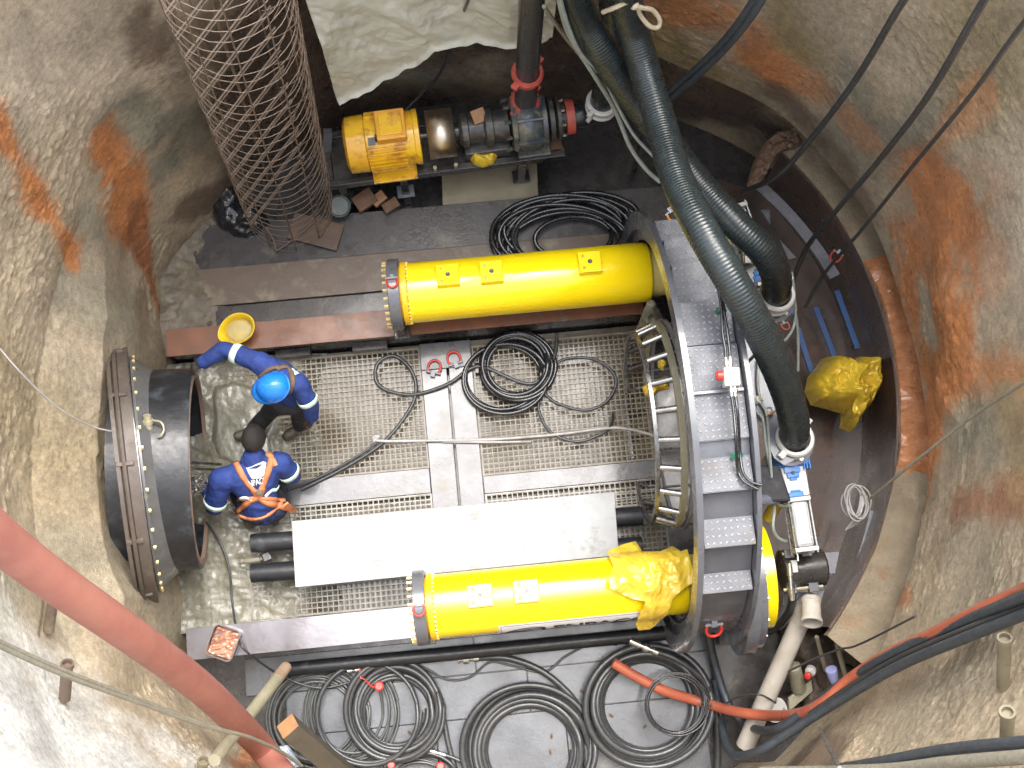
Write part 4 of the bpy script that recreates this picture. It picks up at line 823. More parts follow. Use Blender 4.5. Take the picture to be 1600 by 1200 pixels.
tag(MB().tube(pp((432, 392, .31), (462, 372, .33), (500, 336, .45)), .008, 6).build('thin_rod', rod, None, 60), 'thin rusty rod lying across the rusty sheet', 'rod')

# ================================================================ WHITE TARP on the far wall
edge = [(512, 128), (545, 112), (590, 88), (640, 62), (672, 38), (700, 34), (745, 31), (800, 33), (850, 31), (868, 20)]
eb = [wall_sz(*q) for q in edge]
def tarp(u, v):
    k = u * (len(eb) - 1); i = min(int(k), len(eb) - 2); f = k - i; s_ = eb[i][0] * (1 - f) + eb[i + 1][0] * f; z0 = eb[i][1] * (1 - f) + eb[i + 1][1] * f
    z0 += .03 * noise.noise(Vector((u * 22, 0, 4))); z = z0 + (v**1.3) * (5.58 - z0); t_ = s_ / SR
    fr = Vector((s_ * 1.2, z * .9, 7)); wv = (1 - abs(noise.noise(fr)) * 2) * .07 + .03 * noise.fractal(Vector((s_ * 3 - z * 2.2, z * 1.5, 2)), .8, 2, 4) + .012 * (1 - 2 * abs(noise.noise(Vector((s_ * 9, z * 6, 5)))))
    r = SR - .16 - wv * (.5 + .5 * min(1, v * 8)) - .06 * math.exp(-v * 60)
    return (SC.x + r * math.cos(t_), SC.y + r * math.sin(t_), z)
tag(MB().grid(tarp, 150, 260).build('tarp', tarpm, None, 75, solid=.004), 'dirty white geotextile sheet hanging down the far shaft wall', 'tarpaulin')

# ================================================================ BIG SUCTION HOSES
def corr(name, pts, r, m, parent, step=.0062, amp=.0019, n=24):
    p = even(smooth_path(pts, 20), step); return MB().tube(p, r, n, rf=lambda i, t: r + amp * (0, 1, 0, -1)[i % 4]).build(name, m, parent, 80)
ha = thing('suction_hose', 'big ribbed black suction hose running to the lower valve, crossing over the yoke', 'hose', P(1240, 690, 1.7), 'big suction hoses')
endA = P(1240, 686, 1.62)
corr('hose_body', pp((966, -420, 8.0), (968, -160, 5.0), (978, 0, 3.35), (1000, 85, 2.85), (1030, 185, 2.75), (1058, 280, 2.9), (1100, 365, 3.08), (1150, 450, 3.05), (1192, 525, 2.8), (1225, 600, 2.35), (1240, 655, 1.95)) + [endA], .118, hosm, ha)
hb = thing('suction_hose', 'big ribbed black suction hose passing under the other one to the upper valve', 'hose', P(1210, 460, 1.5), 'big suction hoses')
endB = P(1212, 462, 1.45)
corr('hose_body', pp((800, -420, 8.0), (850, -150, 5.0), (897, 0, 3.3), (945, 85, 2.75), (1000, 165, 2.3), (1045, 225, 2.2), (1095, 290, 2.2), (1150, 350, 2.25), (1195, 395, 2.15), (1213, 432, 1.85)) + [endB], .118, hosm, hb)
clamp(endA + Vector((0, 0, .04)), (.0, .1, 1), .12, ha, wplas, .05); clamp(endA - Vector((0, .01, .07)), (.0, .1, 1), .12, ha, wplas, .035)
clamp(endB + Vector((0, 0, .04)), (.0, .1, 1), .12, hb, wplas, .05); clamp(endB - Vector((0, .01, .07)), (.0, .1, 1), .12, hb, wplas, .035)
rp = thing('tie_rope', 'cream rope tied in a loop round the big black hoses at the top', 'rope', P(985, 20, 3.3))
MB().tube(smooth_path(pp((942, 19, 3.42), (960, 12, 3.52), (978, 4, 3.52), (987, 0, 3.5), (990, 8, 3.45), (1003, 12, 3.4), (1020, 16, 3.3), (1031, 32, 3.2), (1027, 43, 3.15), (1014, 40, 3.2), (1001, 24, 3.3), (997, 12, 3.4)), 8), .017, 8).build('loop', rope, rp, 60)
MB().sph(P(991, 8, 3.45), .034).build('knot', rope, rp)
MB().tube(smooth_path(pp((984, -40, 3.9), (985, -15, 3.6), (988, 4, 3.46)), 6), .016, 8).build('tail', rope, rp, 60)
# ---- valve units under the hose ends
def valve(e, d, label, full=True):
    """knife gate valve with actuator; d = horizontal direction of the actuator"""
    d = Vector(d).normalized(); s_ = Vector((-d.y, d.x, 0)); up = Vector((0, 0, 1)); e = Vector(e)
    t = thing('gate_valve', label, 'valve', e, 'gate valves with white actuators')
    b0 = e - up * .16
    MB().lathe(b0 + up * .05, e + up, [(0, .10), (0, .20), (.03, .20), (.03, .12), (.09, .12)], 40).build('top_flange', grey, t, 30)
    for k in range(8): a_ = 2 * PI * (k + .5) / 8; MB().hexb(b0 + up * .08 + d * .165 * math.cos(a_) + s_ * .165 * math.sin(a_), up, .018, .035).build('flange_bolt', chrome, t, 0)
    MB().bar(b0 - d * .17, b0 + d * .20, .31, .085).build('valve_body', blue, t, 0, bevel=.02)
    for s2 in (-1, 1):
        mb = MB()
        for k in range(3): mb.bar(b0 + d * .10 + s_ * s2 * (.10 + .022 * k), b0 + d * .235 + s_ * s2 * (.10 + .022 * k), .012, .09)
        mb.build('body_lug', blue, t, 0, bevel=.003)
    MB().bar(b0 + d * .20, b0 + d * .44, .225, .018).build('yoke_plate', wplas, t, 0, bevel=.003)
    q = b0 + up * .012
    def bracket(c0, lens):
        mb = MB()
        for (a1_, b1_, w_) in lens: mb.bar(c0 + d * a1_, c0 + d * b1_, w_, .03)
        return mb.build('blue_bracket', blue, t, 0, bevel=.004)
    bracket(q, ((.19, .25, .13), (.25, .29, .10), (.29, .31, .06))); bracket(q, ((.39, .405, .08), (.405, .445, .12)))
    MB().cyl(q + d * .25 + up * .012, q + d * .25 + up * .03, .014, n=10).build('bracket_hole', ink, t)
    a0_ = b0 + d * .45; L = .40
    MB().bar(a0_, a0_ + d * .035, .19, .17).build('end_block', wplas, t, 0, bevel=.006)
    MB().bar(a0_ + d * L, a0_ + d * (L + .035), .19, .17).build('end_block', wplas, t, 0, bevel=.006)
    MB().bar(a0_ + d * .034, a0_ + d * (L + .001), .145, .15).build('actuator_barrel', alu, t, 0, bevel=.03)
    for s2 in (-1, 1):
        for u_ in (-1, 1): MB().cyl(a0_ - d * .01 + s_ * s2 * .085 + up * u_ * .075, a0_ + d * (L + .05) + s_ * s2 * .085 + up * u_ * .075, .008, n=8).build('tie_rod', chrome, t)
    return t
dA = (P(1262, 845, 1.45) - P(1238, 700, 1.45)); valve(endA - Vector((0, 0, .05)), (dA.x, dA.y, 0), 'blue and white gate valve with its long white actuator below the lower suction hose')
dB = (P(1165, 360, 1.45) - P(1206, 470, 1.45)); valve(endB - Vector((0, 0, .05)), (dB.x, dB.y, 0), 'blue and white gate valve mostly hidden under the upper suction hose')
# ---- grey bracket plate with the pilot valve
bpz = 1.62
bk = thing('mounting_plate', 'irregular grey steel plate behind the yoke carrying thin pale hoses', 'plate', P(1190, 620, 1.2))
out = [(1153, 523), (1168, 522), (1180, 540), (1196, 580), (1214, 625), (1217, 660), (1226, 690), (1240, 720), (1224, 728), (1208, 716), (1196, 690), (1190, 660), (1180, 656), (1163, 655), (1160, 600)]
MB().prism([P(x, y, bpz) for x, y in out][::-1], (0, 0, .025)).build('plate', mat('blue_grey_plate', (.13, .14, .17), (.11, .12, .145), .3, coat=.3, scale=6), bk, 0, bevel=.003)
for (x, y) in ((1157, 529), (1165, 650), (1175, 652)): MB().hexb(P(x, y, bpz + .02), (0, 0, 1), .016, .02).build('bolt', chrome, bk, 0)
MB().torus(P(1202, 642, bpz + .03), (0, .3, 1), .028, .009).build('plate_ring', stl, bk)
MB().lathe(P(1180, 628, bpz + .03), P(1190, 622, bpz + .09), [(0, .03), (.05, .032), (.055, .022), (.09, .022)], 14).build('pilot_lamp', wplas, bk)
MB().bar(P(1190, 650, 1.0), P(1190, 580, 1.0), .05, 1.2).build('support_web', dstl, bk, 0)
# small hydraulic valve on the yoke edge
hv = thing('hydraulic_valve', 'small white valve block with a red knob on the right edge of the yoke', 'valve', P(1142, 592, 2.55))
vc = P(1142, 590, 2.80)
MB().box(vc, (.11, .13, .09), Matrix.Rotation(-.05, 3, 'Z')).build('valve_block', mat('scratched_white_block', (.62, .60, .56), (.45, .40, .36), .4, dirt=(.16, .06, .03), damt=.3, dscale=30), hv, 0, bevel=.006)
MB().lathe(P(1133, 587, 2.80), P(1120, 587, 2.80), [(0, .02), (.02, .035), (.055, .035), (.065, .025)], 18).build('red_knob', red, hv)
for (a_, b_) in (((1136, 575), (1134, 562)), ((1142, 574), (1141, 561)), ((1142, 603), (1143, 618)), ((1148, 603), (1149, 618))):
    MB().lathe(P(*a_, 2.81), P(*b_, 2.81), [(0, .014), (.02, .014), (.02, .019), (.045, .019), (.045, .013), (.075, .012)], 12).build('hose_fitting', chrome, hv)
for i, pts in enumerate((((1134, 562), (1133, 545), (1129, 520), (1127, 480), (1120, 440)), ((1141, 561), (1139, 540), (1136, 515), (1131, 480), (1128, 430)), ((1143, 618), (1147, 650), (1150, 690), (1152, 730), (1162, 752), (1186, 765)), ((1149, 618), (1153, 650), (1156, 700), (1160, 735), (1172, 752), (1190, 758)))):
    pz = [(x, y, 2.8 if y > 430 and y < 700 else 2.6) for x, y in pts]; MB().tube(smooth_path(pp(*pz), 8), .0115, 8).build('pilot_hose', blkg, hv, 60)
tg_ = MB(); tg_.cyl(P(1146, 713, 2.60), P(1163, 712, 2.5), .022, n=10); tg_.build('green_tie', grn, hv)
MB().cyl(P(1120, 485, 2.6), P(1135, 483, 2.6), .022, n=10).build('green_tie', grn, hv)
MB().tube(smooth_path(pp((1150, 585, 2.6), (1162, 572, 2.4), (1172, 562, 2.2), (1182, 552, 2.0)), 6), .014, 8).build('pilot_hose', blkg, hv, 60)
# black rotary unit behind lower drum
ru = thing('rear_cylinder', 'short fat black cylinder with clamps between the yellow disc and the grey bracket', 'cylinder', P(1255, 890, .9))
r0 = P(1221, 893, 1.05); r1 = P(1288, 885, 1.05)
MB().lathe(r0, r1, [(0, .12), (0, .175), (.10, .175), (.11, .155), ((r1 - r0).length - .02, .155), ((r1 - r0).length, .13)], 40).build('barrel', dstl, ru, 30)
for (a_, b_) in (((1222, 866), (1272, 861)), ((1224, 922), (1286, 916))):
    MB().cyl(P(*a_, 1.2), P(*b_, 1.2), .013, n=8).build('clamp_rod', brassv, ru)
    for f in (.2, .75):
        c_ = P(*a_, 1.2).lerp(P(*b_, 1.2), f); MB().box(c_, (.08, .075, .06)).build('clamp_block', grey, ru, 0, bevel=.006)
MB().box(P(1240, 885, 1.22), (.05, .10, .07)).build('port_block', wplas, ru, 0, bevel=.006)
MB().lathe(P(1233, 880, 1.27), P(1236, 915, 1.25), [(0, .02), (.05, .026), (.10, .026), (.10, .018), (.2, .018), (.2, .03), (.3, .02)], 12).build('hose_fitting', chrome, ru)
MB().tube(smooth_path(pp((1236, 912, 1.24), (1238, 935, 1.1), (1233, 955, .9), (1218, 975, .6), (1195, 990, .35), (1165, 1000, .2)), 8), .034, 12).build('hydraulic_hose', blk, ru, 60)
MB().lathe(P(1244, 838, 1.2), P(1246, 866, 1.2), [(0, .012), (.03, .022), (.09, .022), (.1, .012), (.2, .012)], 10).build('vertical_fitting', chrome, ru)
tag(MB().prism([P(1285, 864, .98), P(1310, 862, .98), P(1303, 896, .98), P(1290, 897, .98)][::-1], (0, 0, .03)).build('grey_bracket', greyl, None, 0, bevel=.003), 'grey tapered bracket plate right of the fat black cylinder', 'bracket')
tag(MB().prism([P(1222, 928, .9), P(1287, 922, .9), P(1280, 944, .9), P(1222, 946, .9)][::-1], (0, 0, .03)).build('grey_shelf', greyl, None, 0, bevel=.003), 'grey steel shelf plate just above the pvc elbow', 'plate')
tag(MB().cyl(P(1170, 783, 1.7), P(1212, 780, 1.5), .045, n=20).build('grey_strut', mat('blue_grey_tube', (.15, .17, .22), (.12, .13, .17), .3, coat=.3)), 'blue-grey round strut between the yoke and the valve', 'strut')
for (x0_, y0_, x1_, y1_, z_) in ((1198, 815, 1222, 770, 1.0), ): 
    o = MB().lathe(P(x0_, y0_, z_), P(x1_, y1_, z_ + .1), [(0, .04), (.01, .055), (.2, .055), (.21, .03), (.28, .03)], 16).build('yellow_bottle', yrag); tag(o, 'dull yellow cylindrical bottle wedged behind the lower drum', 'bottle')
cbx = tag(MB().prism([P(1155, 735, 1.2), P(1200, 735, 1.2), P(1218, 790, 1.2), P(1158, 790, 1.2)][::-1], (0, 0, .4)).build('control_box', cdark, None, 0, bevel=.02), 'black equipment box behind the yoke under the pilot hoses', 'box')
MB().bar(P(1172, 726, 1.62), P(1187, 725, 1.62), .07, .05).build('handle', red, cbx, 0, bevel=.006)
tag(MB().cyl(P(1208, 728, 1.30), P(1208, 728, 1.34), .105, n=32).build('round_cover', mudtube), 'muddy round cover disc left of the lower gate valve', 'cover')
# shackle on the thrust face etc
shackle(P(1310, 395, 1.0), (-.5, -.6, -.2), (.75, -.6, 0), .045, 'red shackle hanging near the rim of the thrust wall')
shackle(P(1246, 540, .9) if 0 else P(1225, 505, 1.5), (.2, -.5, 0), (1, .2, 0), .03, 'tiny red-brown coupling ring under the pale cables', redc)
def small(name, pts, m, label, cat, v=.01, f=.004): return lump(name, pts, m, label, cat, v, f, 20)
crumple('cloth_bundle', [(1098, 292), (1112, 288), (1120, 300), (1132, 305), (1128, 322), (1114, 326), (1104, 310)], 1.9, .10, wplas, 'bundle of whitish rags between the two big hoses', 'rags', 8, 13)
for (px, py, lb) in ((1141, 388, 'a'),):
    v_ = thing('hydraulic_manifold', 'black manifold block with white fittings between the big hoses', 'manifold', P(1150, 390, 1.3))
    MB().box(P(1150, 395, 1.25), (.20, .34, .25), Matrix.Rotation(.35, 3, 'Z')).build('block', cast, v_, 0, bevel=.01)
    MB().box(P(1142, 352, 1.2), (.16, .16, .22), Matrix.Rotation(.35, 3, 'Z')).build('block', grey, v_, 0, bevel=.01)
    MB().box(P(1168, 401, 1.42), (.05, .12, .04), Matrix.Rotation(-.1, 3, 'Z')).build('label_block', wplas, v_, 0, bevel=.004)
    MB().lathe(P(1159, 364, 1.45), P(1161, 395, 1.4), [(0, .012), (.07, .016), (.10, .03), (.15, .03), (.15, .016), (.22, .022), (.26, .012)], 12).build('fitting', chrome, v_)
    MB().tube(smooth_path(pp((1161, 388, 1.42), (1168, 385, 1.46), (1174, 387, 1.44)), 6), .013, 8).build('elbow', gcab, v_, 60)
crumple('broken_concrete', [(1166, 290), (1176, 255), (1192, 226), (1214, 206), (1243, 208), (1262, 224), (1240, 236), (1216, 240), (1200, 262), (1188, 290), (1174, 300)], 1.02, .10, mat('rusty_broken_concrete', (.20, .13, .09), (.13, .085, .055), .6, scale=9, bump=.8, bscale=30, dirt=(.34, .22, .13), damt=.2), 'broken muddy brown end of the rim at the top of the thrust wall', 'concrete lump', 15, 9, amp=2.0)
# yellow wrapped thing on the right
crumple('plastic_wrapped_box', [(1262, 590), (1285, 560), (1310, 566), (1330, 562), (1362, 566), (1367, 605), (1352, 640), (1328, 675), (1312, 668), (1316, 645), (1268, 632), (1258, 612)], .60, .42, yrag, 'bulky unit wrapped in crumpled yellow plastic on the right side', 'wrapped box', 4, 5, under=.2)
# yellow sheet over the lower cylinder (draped mesh)
dgc = []
def yelsheet():
    outl = [(947, 862), (975, 850), (992, 846), (1003, 862), (1030, 862), (1050, 853), (1062, 862), (1072, 858), (1082, 890), (1080, 912), (1060, 925), (1050, 935), (1040, 962), (1015, 983), (996, 985), (992, 975), (1010, 960), (1018, 942), (985, 935), (965, 925), (952, 920), (950, 905), (958, 885)]
    c = Vector((1025, 898)); k = len(outl); NA, NR = 150, 40; vs = []; fs = []
    def bp(t): t *= k; i = int(t) % k; f = t - int(t); return Vector(outl[i]) * (1 - f) + Vector(outl[(i + 1) % k]) * f
    for i in range(NR + 1):
        for j in range(NA):
            q = c + (bp(j / NA) - c) * (i / NR); w0 = P(q.x, q.y, 1.2)
            for _ in range(3):
                dy = abs(w0.y - .0); zz_ = 1.05 + math.sqrt(max(0, .285**2 - dy * dy)) if dy < .28 else 1.05 - (dy - .28) * 1.6
                w0 = P(q.x, q.y, max(.5, zz_))
            n1 = noise.fractal(Vector((w0.x * 5, w0.y * 6, 2)), .8, 2, 5); n2 = 1 - abs(noise.noise(Vector((w0.x * 6 + w0.y * 3, w0.y * 5, 8)))) * 2.6; n3 = 1 - abs(noise.noise(Vector((w0.x * 15, w0.y * 12, 3)))) * 2.4
            h = .022 + .035 * max(0, n2) + .018 * n1 + .012 * max(0, n3)
            vs.append(w0 + Vector((0, 0, max(.004, h))) )
    for i in range(NR):
        for j in range(NA): j2 = (j + 1) % NA; fs.append((i * NA + j, (i + 1) * NA + j, (i + 1) * NA + j2, i * NA + j2))
    return tag(MB().add(vs, fs).build('plastic_sheet', yrag, None, 32), 'torn yellow plastic sheet draped over the lower cylinder, one tail hanging down', 'plastic sheet')
yelsheet()
crumple('plastic_rag', [(1003, 605), (1016, 595), (1044, 588), (1046, 608), (1030, 612), (1018, 622), (1008, 618)], 1.1, .12, yrag, 'yellow plastic rag hanging inside the push ring', 'plastic sheet', 6, 9)
crumple('plastic_scrap', [(1027, 562), (1036, 558), (1041, 570), (1036, 580), (1028, 574)], .9, .06, yrag, 'small yellow scrap above the rag inside the push ring', 'plastic sheet', 7, 14)
mc = MB()
for (a_, b_) in (((1017, 474, 1.15), (998, 520, .75)), ((1017, 474, 1.15), (1040, 518, .75)), ((1008, 500, .95), (1030, 500, .95))): mc.bar(P(*a_), P(*b_), .06, .05)
mc.add([P(1017, 478, 1.1), P(1000, 518, .72), P(1038, 518, .72), P(1017, 478, 1.04), P(1000, 518, .66), P(1038, 518, .66)], [(0, 1, 2), (3, 5, 4), (0, 3, 4, 1), (1, 4, 5, 2), (2, 5, 3, 0)])
tag(fuse(mc, 'muddy_bracket', mud, None, .012, 2, .008, 14), 'muddy A-shaped bracket between the upper cylinder and the push ring', 'bracket')

# ================================================================ HANGING CABLES, PIPES ON THE RIGHT
wcb = 'cables hanging across the upper right wall'
cable('hanging_cable', pp((1500, -120, 6.5), (1412, 0, 4.9), (1330, 135, 3.5), (1240, 250, 2.2), (1205, 280, 1.6), (1160, 300, 1.0)), .023, blk, 'leftmost of the three straight black cables on the upper right', 'cable', 10, wcb)
cable('hanging_cable', pp((1640, -150, 7.2), (1538, 0, 5.6), (1450, 150, 4.1), (1370, 255, 2.9), (1310, 325, 2.0), (1262, 385, 1.2), (1238, 440, .8)), .022, blk, 'middle of the three straight black cables on the upper right', 'cable', 10, wcb)
cable('hanging_cable', pp((1720, -100, 7.6), (1598, 38, 6.0), (1520, 145, 4.6), (1430, 255, 3.1), (1350, 355, 2.0), (1290, 425, 1.2), (1258, 480, .8)), .015, blk, 'rightmost and thinnest of the three straight black cables on the upper right', 'cable', 10, wcb)
for i, (dx, z_) in enumerate(((0, 0), (9, .05))):
    cable('curved_cable', [P(x + dx, y + dx * .5, z + z_) for x, y, z in ((1215, -70, 5.2), (1172, 10, 4.3), (1130, 65, 3.3), (1085, 110, 2.6), (1040, 150, 2.1), (1000, 190, 1.6))], .027, navy, ['upper one of two curved dark blue cables at the top centre', 'lower one of two curved dark blue cables at the top centre'][i], 'cable', 10, 'curved dark blue cables')
cable('thin_hose', pp((862, -60, 4.4), (874, 0, 3.7), (890, 55, 3.0), (930, 120, 2.4), (960, 170, 1.9), (985, 230, 1.6), (1010, 265, 1.5), (1032, 285, 1.5)), .020, gcab, 'thin grey-green hose left of the big hoses, reaching lowest', 'hose', 8, 'thin grey-green hoses')
cable('thin_hose', pp((868, -60, 4.5), (878, 10, 3.6), (905, 80, 2.9), (940, 115, 2.5), (962, 160, 2.1), (990, 210, 1.9), (1022, 245, 1.9)), .015, gcab, 'thin grey-green hose left of the big hoses, nearer to them', 'hose', 8, 'thin grey-green hoses')
cable('thin_hose', pp((850, 10, 3.2), (885, 60, 2.5), (925, 105, 2.0), (955, 122, 1.8)), .016, ropeg, 'brownish thin hose crossing behind the grey-green ones', 'hose', 8)
cable('dark_cable', pp((755, -60, 3.2), (732, 0, 2.45), (715, 40, 1.7), (690, 110, .95), (660, 145, .7), (628, 178, .6)), .014, blk, 'dark cable hanging in front of the white sheet and far wall', 'cable', 8)
tag(MB().box(P(1002, 230, .9), (.05, .05, 1.6)).build('dark_post', dstl, None, 0, bevel=.004), 'dark square post standing between the pump and the big hoses', 'post')
# pale loops round the valves
for i, (pts, r_, lb) in enumerate((
 (((1170, 580, 1.66), (1172, 610, 1.68), (1180, 640, 1.68), (1192, 655, 1.68), (1196, 690, 1.7), (1204, 735, 1.6), (1210, 790, 1.45), (1208, 825, 1.4), (1218, 842, 1.3), (1240, 848, 1.25)), .014, 'pale hose looping down left of the lower gate valve'),
 (((1186, 560, 1.7), (1184, 600, 1.68), (1190, 630, 1.68), (1198, 648, 1.68), (1202, 700, 1.7), (1207, 760, 1.55), (1210, 782, 1.5), (1222, 790, 1.45), (1236, 790, 1.5)), .012, 'second pale hose ending at the top of the white actuator'),
 (((1237, 425, 1.5), (1240, 460, 1.4), (1232, 480, 1.35), (1215, 500, 1.3), (1204, 514, 1.3)), .014, 'pale grey hose curling round the end of the upper suction hose'),
 (((1236, 445, 1.3), (1243, 480, 1.2), (1240, 510, 1.15), (1228, 530, 1.15), (1218, 533, 1.2)), .013, 'pale grey hose bending back to the small coupling'),
 (((1232, 465, 1.2), (1243, 490, 1.1), (1247, 530, 1.0), (1247, 580, .9)), .013, 'pale grey hose hanging straight beside the blue struts'),
 (((1148, 345, 1.6), (1139, 365, 1.6), (1140, 390, 1.65), (1148, 410, 1.75), (1163, 430, 1.85), (1175, 455, 1.9)), .013, 'pale hose beside the yellow disc between the big hoses'))):
    cable('pale_hose', pp(*pts), r_, gcab, lb, 'hose', 8, 'pale hoses near the gate valves')
tag(MB().bar(P(1196, 650, 1.7), P(1216, 640, 1.7), .02, .02).build('rusty_tie', woodl, None, 0, bevel=.003), 'rusty tie bar joining two pale hoses', 'tie')
wc = MB()
for k in range(7):
    a_ = k * .5; c_ = P(1338 + 3 * math.sin(k * 2.1), 785 + 2 * math.cos(k * 3), 1.25 + .03 * k); pts = []
    for j in range(22): q = 2 * PI * j / 22; pts.append(c_ + Vector((.085 * math.cos(q) * (1 + .15 * math.sin(k)), .13 * math.sin(q) * (1 + .1 * math.cos(k * 2)), .04 * math.sin(q + k))))
    wc.tube(smooth_path(pts, 3, True), .0075, 6, True)
for k in range(6): wc.tube(smooth_path(pp((1345 + k * 2, 775, 1.4), (1340 + k, 800, 1.35), (1322 + 4 * k, 828 - k * 2, 1.25)), 5), .0075, 6)
tag(wc.build('wire_coil', wcab, None, 60), 'tangle of pale grey wire lying on the top of the thrust wall', 'wire coil')
cable('pale_wire', ppw((1358, 780, 1.45), (1400, 745, 1.9), (1450, 705, 2.4), (1520, 650, 3.0), (1600, 598, 3.8), (1660, 560, 4.5)), .012, ropeg, 'thin pinkish wire rising across the right wall', 'wire')
# grey plastic sheet on the wall below the rim
# PVC pipe with elbow
pv = thing('pvc_pipe', 'pale pvc drain pipe with an elbow leaning across the lower right floor', 'pipe', P(1170, 1160, .1))
pA, pB = P(1164, 1166, .35), P(1256, 958, .95)
MB().pipe(pA, pB, .079, .072).build('pipe_barrel', pvc, pv, 30)
eB = P(1259, 944, 1.0)
MB().tube(smooth_path([pB - (pB - pA).normalized() * .02, pB.lerp(eB, .6), eB + Vector((.03, .01, .03)), P(1266, 946, 1.10)], 6), .084, 24).build('elbow', pvc, pv, 60)
e0, e1 = P(1267, 940, 1.13), P(1268, 974, 1.22); dd = (e1 - e0).normalized()
MB().lathe(e0 - dd * .03, e1, [(0, .02), (.0, .075), (.02, .084), (.04, .084), (.045, .078), ((e1 - e0).length + .0, .078), ((e1 - e0).length + .0, .090), ((e1 - e0).length + .03, .090), ((e1 - e0).length + .03, .076), (.05, .070), (.05, .01)], 36).build('open_socket', pvc, pv, 40)
# red hose and cables at the lower right
cable('orange_hose', ppw((958, 1035, .30), (990, 1055, .28), (1040, 1080, .25), (1100, 1098, .2), (1150, 1112, .5), (1200, 1118, .78), (1250, 1115, .8), (1290, 1095, .9), (1330, 1060, 1.1), (1390, 1022, 1.6), (1450, 995, 2.2), (1530, 955, 3.1), (1610, 918, 4.0), (1700, 870, 5.2)), .045, redo, 'orange-red hose crossing the coils and rising along the lower right wall', 'hose', 16)
for i, (pts, r_, lb) in enumerate(((((1118, 1060, .15), (1126, 1125, .12), (1142, 1176, .2), (1180, 1176, .4), (1222, 1152, .7), (1268, 1122, 1.1), (1326, 1086, 1.7), (1406, 1040, 2.5), (1504, 998, 3.2), (1610, 956, 4.1), (1705, 915, 5.0)), .036, 'lower thick blue-black cable under the orange hose'), (((1106, 985, .3), (1118, 1040, .2), (1138, 1100, .2), (1168, 1134, .3), (1212, 1140, .5), (1262, 1108, 1.05), (1322, 1064, 1.7), (1402, 1018, 2.5), (1500, 974, 3.2), (1605, 930, 4.2), (1700, 888, 5.0)), .036, 'upper thick blue-black cable right beside the orange hose'),
   (((1265, 1116, 1.1), (1324, 1075, 1.7), (1404, 1028, 2.5), (1502, 986, 3.2), (1608, 943, 4.1), (1702, 902, 5.0)), .020, 'thin black cable squeezed between the two thick blue-black ones'))):
    cable('thick_cable', ppw(*pts), r_, navy if i < 2 else blk, lb, 'cable', 14, 'cables beside the orange hose')
for i, pts in enumerate((((1290, 1205, 2.5), (1370, 1192, 2.9), (1480, 1172, 3.4), (1610, 1160, 4.0), (1720, 1150, 4.6)), ((1190, 1206, 2.3), (1370, 1203, 2.8), (1480, 1192, 3.3), (1610, 1182, 3.9), (1720, 1172, 4.6)))):
    cable('bottom_cable', ppw(*pts), .036, navy if i == 0 else ropeg, ['blue-black cable along the bottom right corner', 'dirty grey cable along the bottom edge in the right corner'][i], 'cable', 10)
cable('thin_wire', ppw((1200, 1065, .6), (1260, 1035, .9), (1310, 1015, 1.2), (1340, 1008, 1.4), (1420, 968, 2.1), (1430, 962, 2.2)), .009, blk, 'thin black wire running up beside the orange hose', 'wire')
cable('thin_wire', ppw((1105, 1100, .3), (1125, 1105, .32), (1150, 1090, .5), (1185, 1085, .75), (1212, 1098, .6)), .009, blk, 'thin black wire looping over the pvc pipe', 'wire')
tag(MB().cyl(PWc(1280, 1138, 2.2, .06), PWc(1312, 1200, 3.2, .32), .014, n=10).build('steel_rod', stl), 'thin straight steel rod stuck in the lower right wall', 'rod')
for (a_, b_, lb, r_) in (((1303, 985, 1.0), (1322, 1062, .6), 'muddy upright rod right of the pvc elbow', .022), ((1276, 995, .8), (1290, 1048, .5), 'muddy slanted rod beside the upright rod', .018)):
    tag(MB().cyl(P(*a_), P(*b_), r_, n=10).build('muddy_rod', mudtube), lb, 'rod')
tag(MB().lathe(P(1240, 1040, .55), P(1250, 1085, .3), [(0, .03), (.01, .06), (.3, .065), (.31, .04)], 20).build('grey_can', mudtube), 'muddy grey bottle lying in the debris right of the pvc pipe', 'bottle')
t = thing('capped_bottle', 'white bottle with a red cap in the debris', 'bottle', P(1263, 1055, .5))
MB().lathe(P(1268, 1045, .5), P(1262, 1058, .6), [(0, .03), (.01, .045), (.05, .045), (.06, .03)], 18).build('bottle_body', wplas, t); MB().lathe(P(1263, 1055, .60), P(1258, 1060, .7), [(0, .03), (.03, .03), (.035, .02)], 14).build('cap', red, t)
tag(MB().lathe(P(1299, 1046, .7), P(1304, 1068, .6), [(0, .03), (.0, .048), (.03, .05), (.14, .034), (.14, .02)], 20).build('plastic_cup', lblue), 'small pale blue plastic cup in the debris beside the orange hose', 'cup')
slab('tan_plate', ((1232, 1090), (1268, 1062), (1270, 1080), (1233, 1112)), .3, .35, mudtube, 'tan muddy plate lying under the white bottle', 'plate')
lump('debris', [(1270, 1010, .2, .2, (1, 1, .7)), (1300, 1030, .3, .2, (1, 1, .7)), (1285, 1075, .2, .2, (1, 1, .6)), (1310, 1060, .4, .15, (1, 1, .7)), (1245, 1000, .1, .15, (1, 1, .5)), (1225, 1110, .1, .12, (1.2, 1, .5)), (1330, 1010, .6, .14, (1, 1, .7))], mat('dark_brown_debris', (.09, .065, .05), (.06, .045, .035), .5, dirt=(.2, .16, .11), damt=.25, dscale=9, bump=.6, bscale=30), 'heap of dark muddy debris at the foot of the lower right wall', 'debris', .025, .035, 8)
bpt = P(1208, 1108, .25); o = thing('flange_cap', 'white bolted flange disc lying behind the orange hose', 'flange', bpt)
MB().lathe(bpt, bpt + Vector((.1, 0, 1)), [(0, .10), (.02, .11), (.05, .11), (.055, .09), (.058, .09), (.075, .05), (.08, .05), (.078, .03)], 32).build('disc', wplas, o)
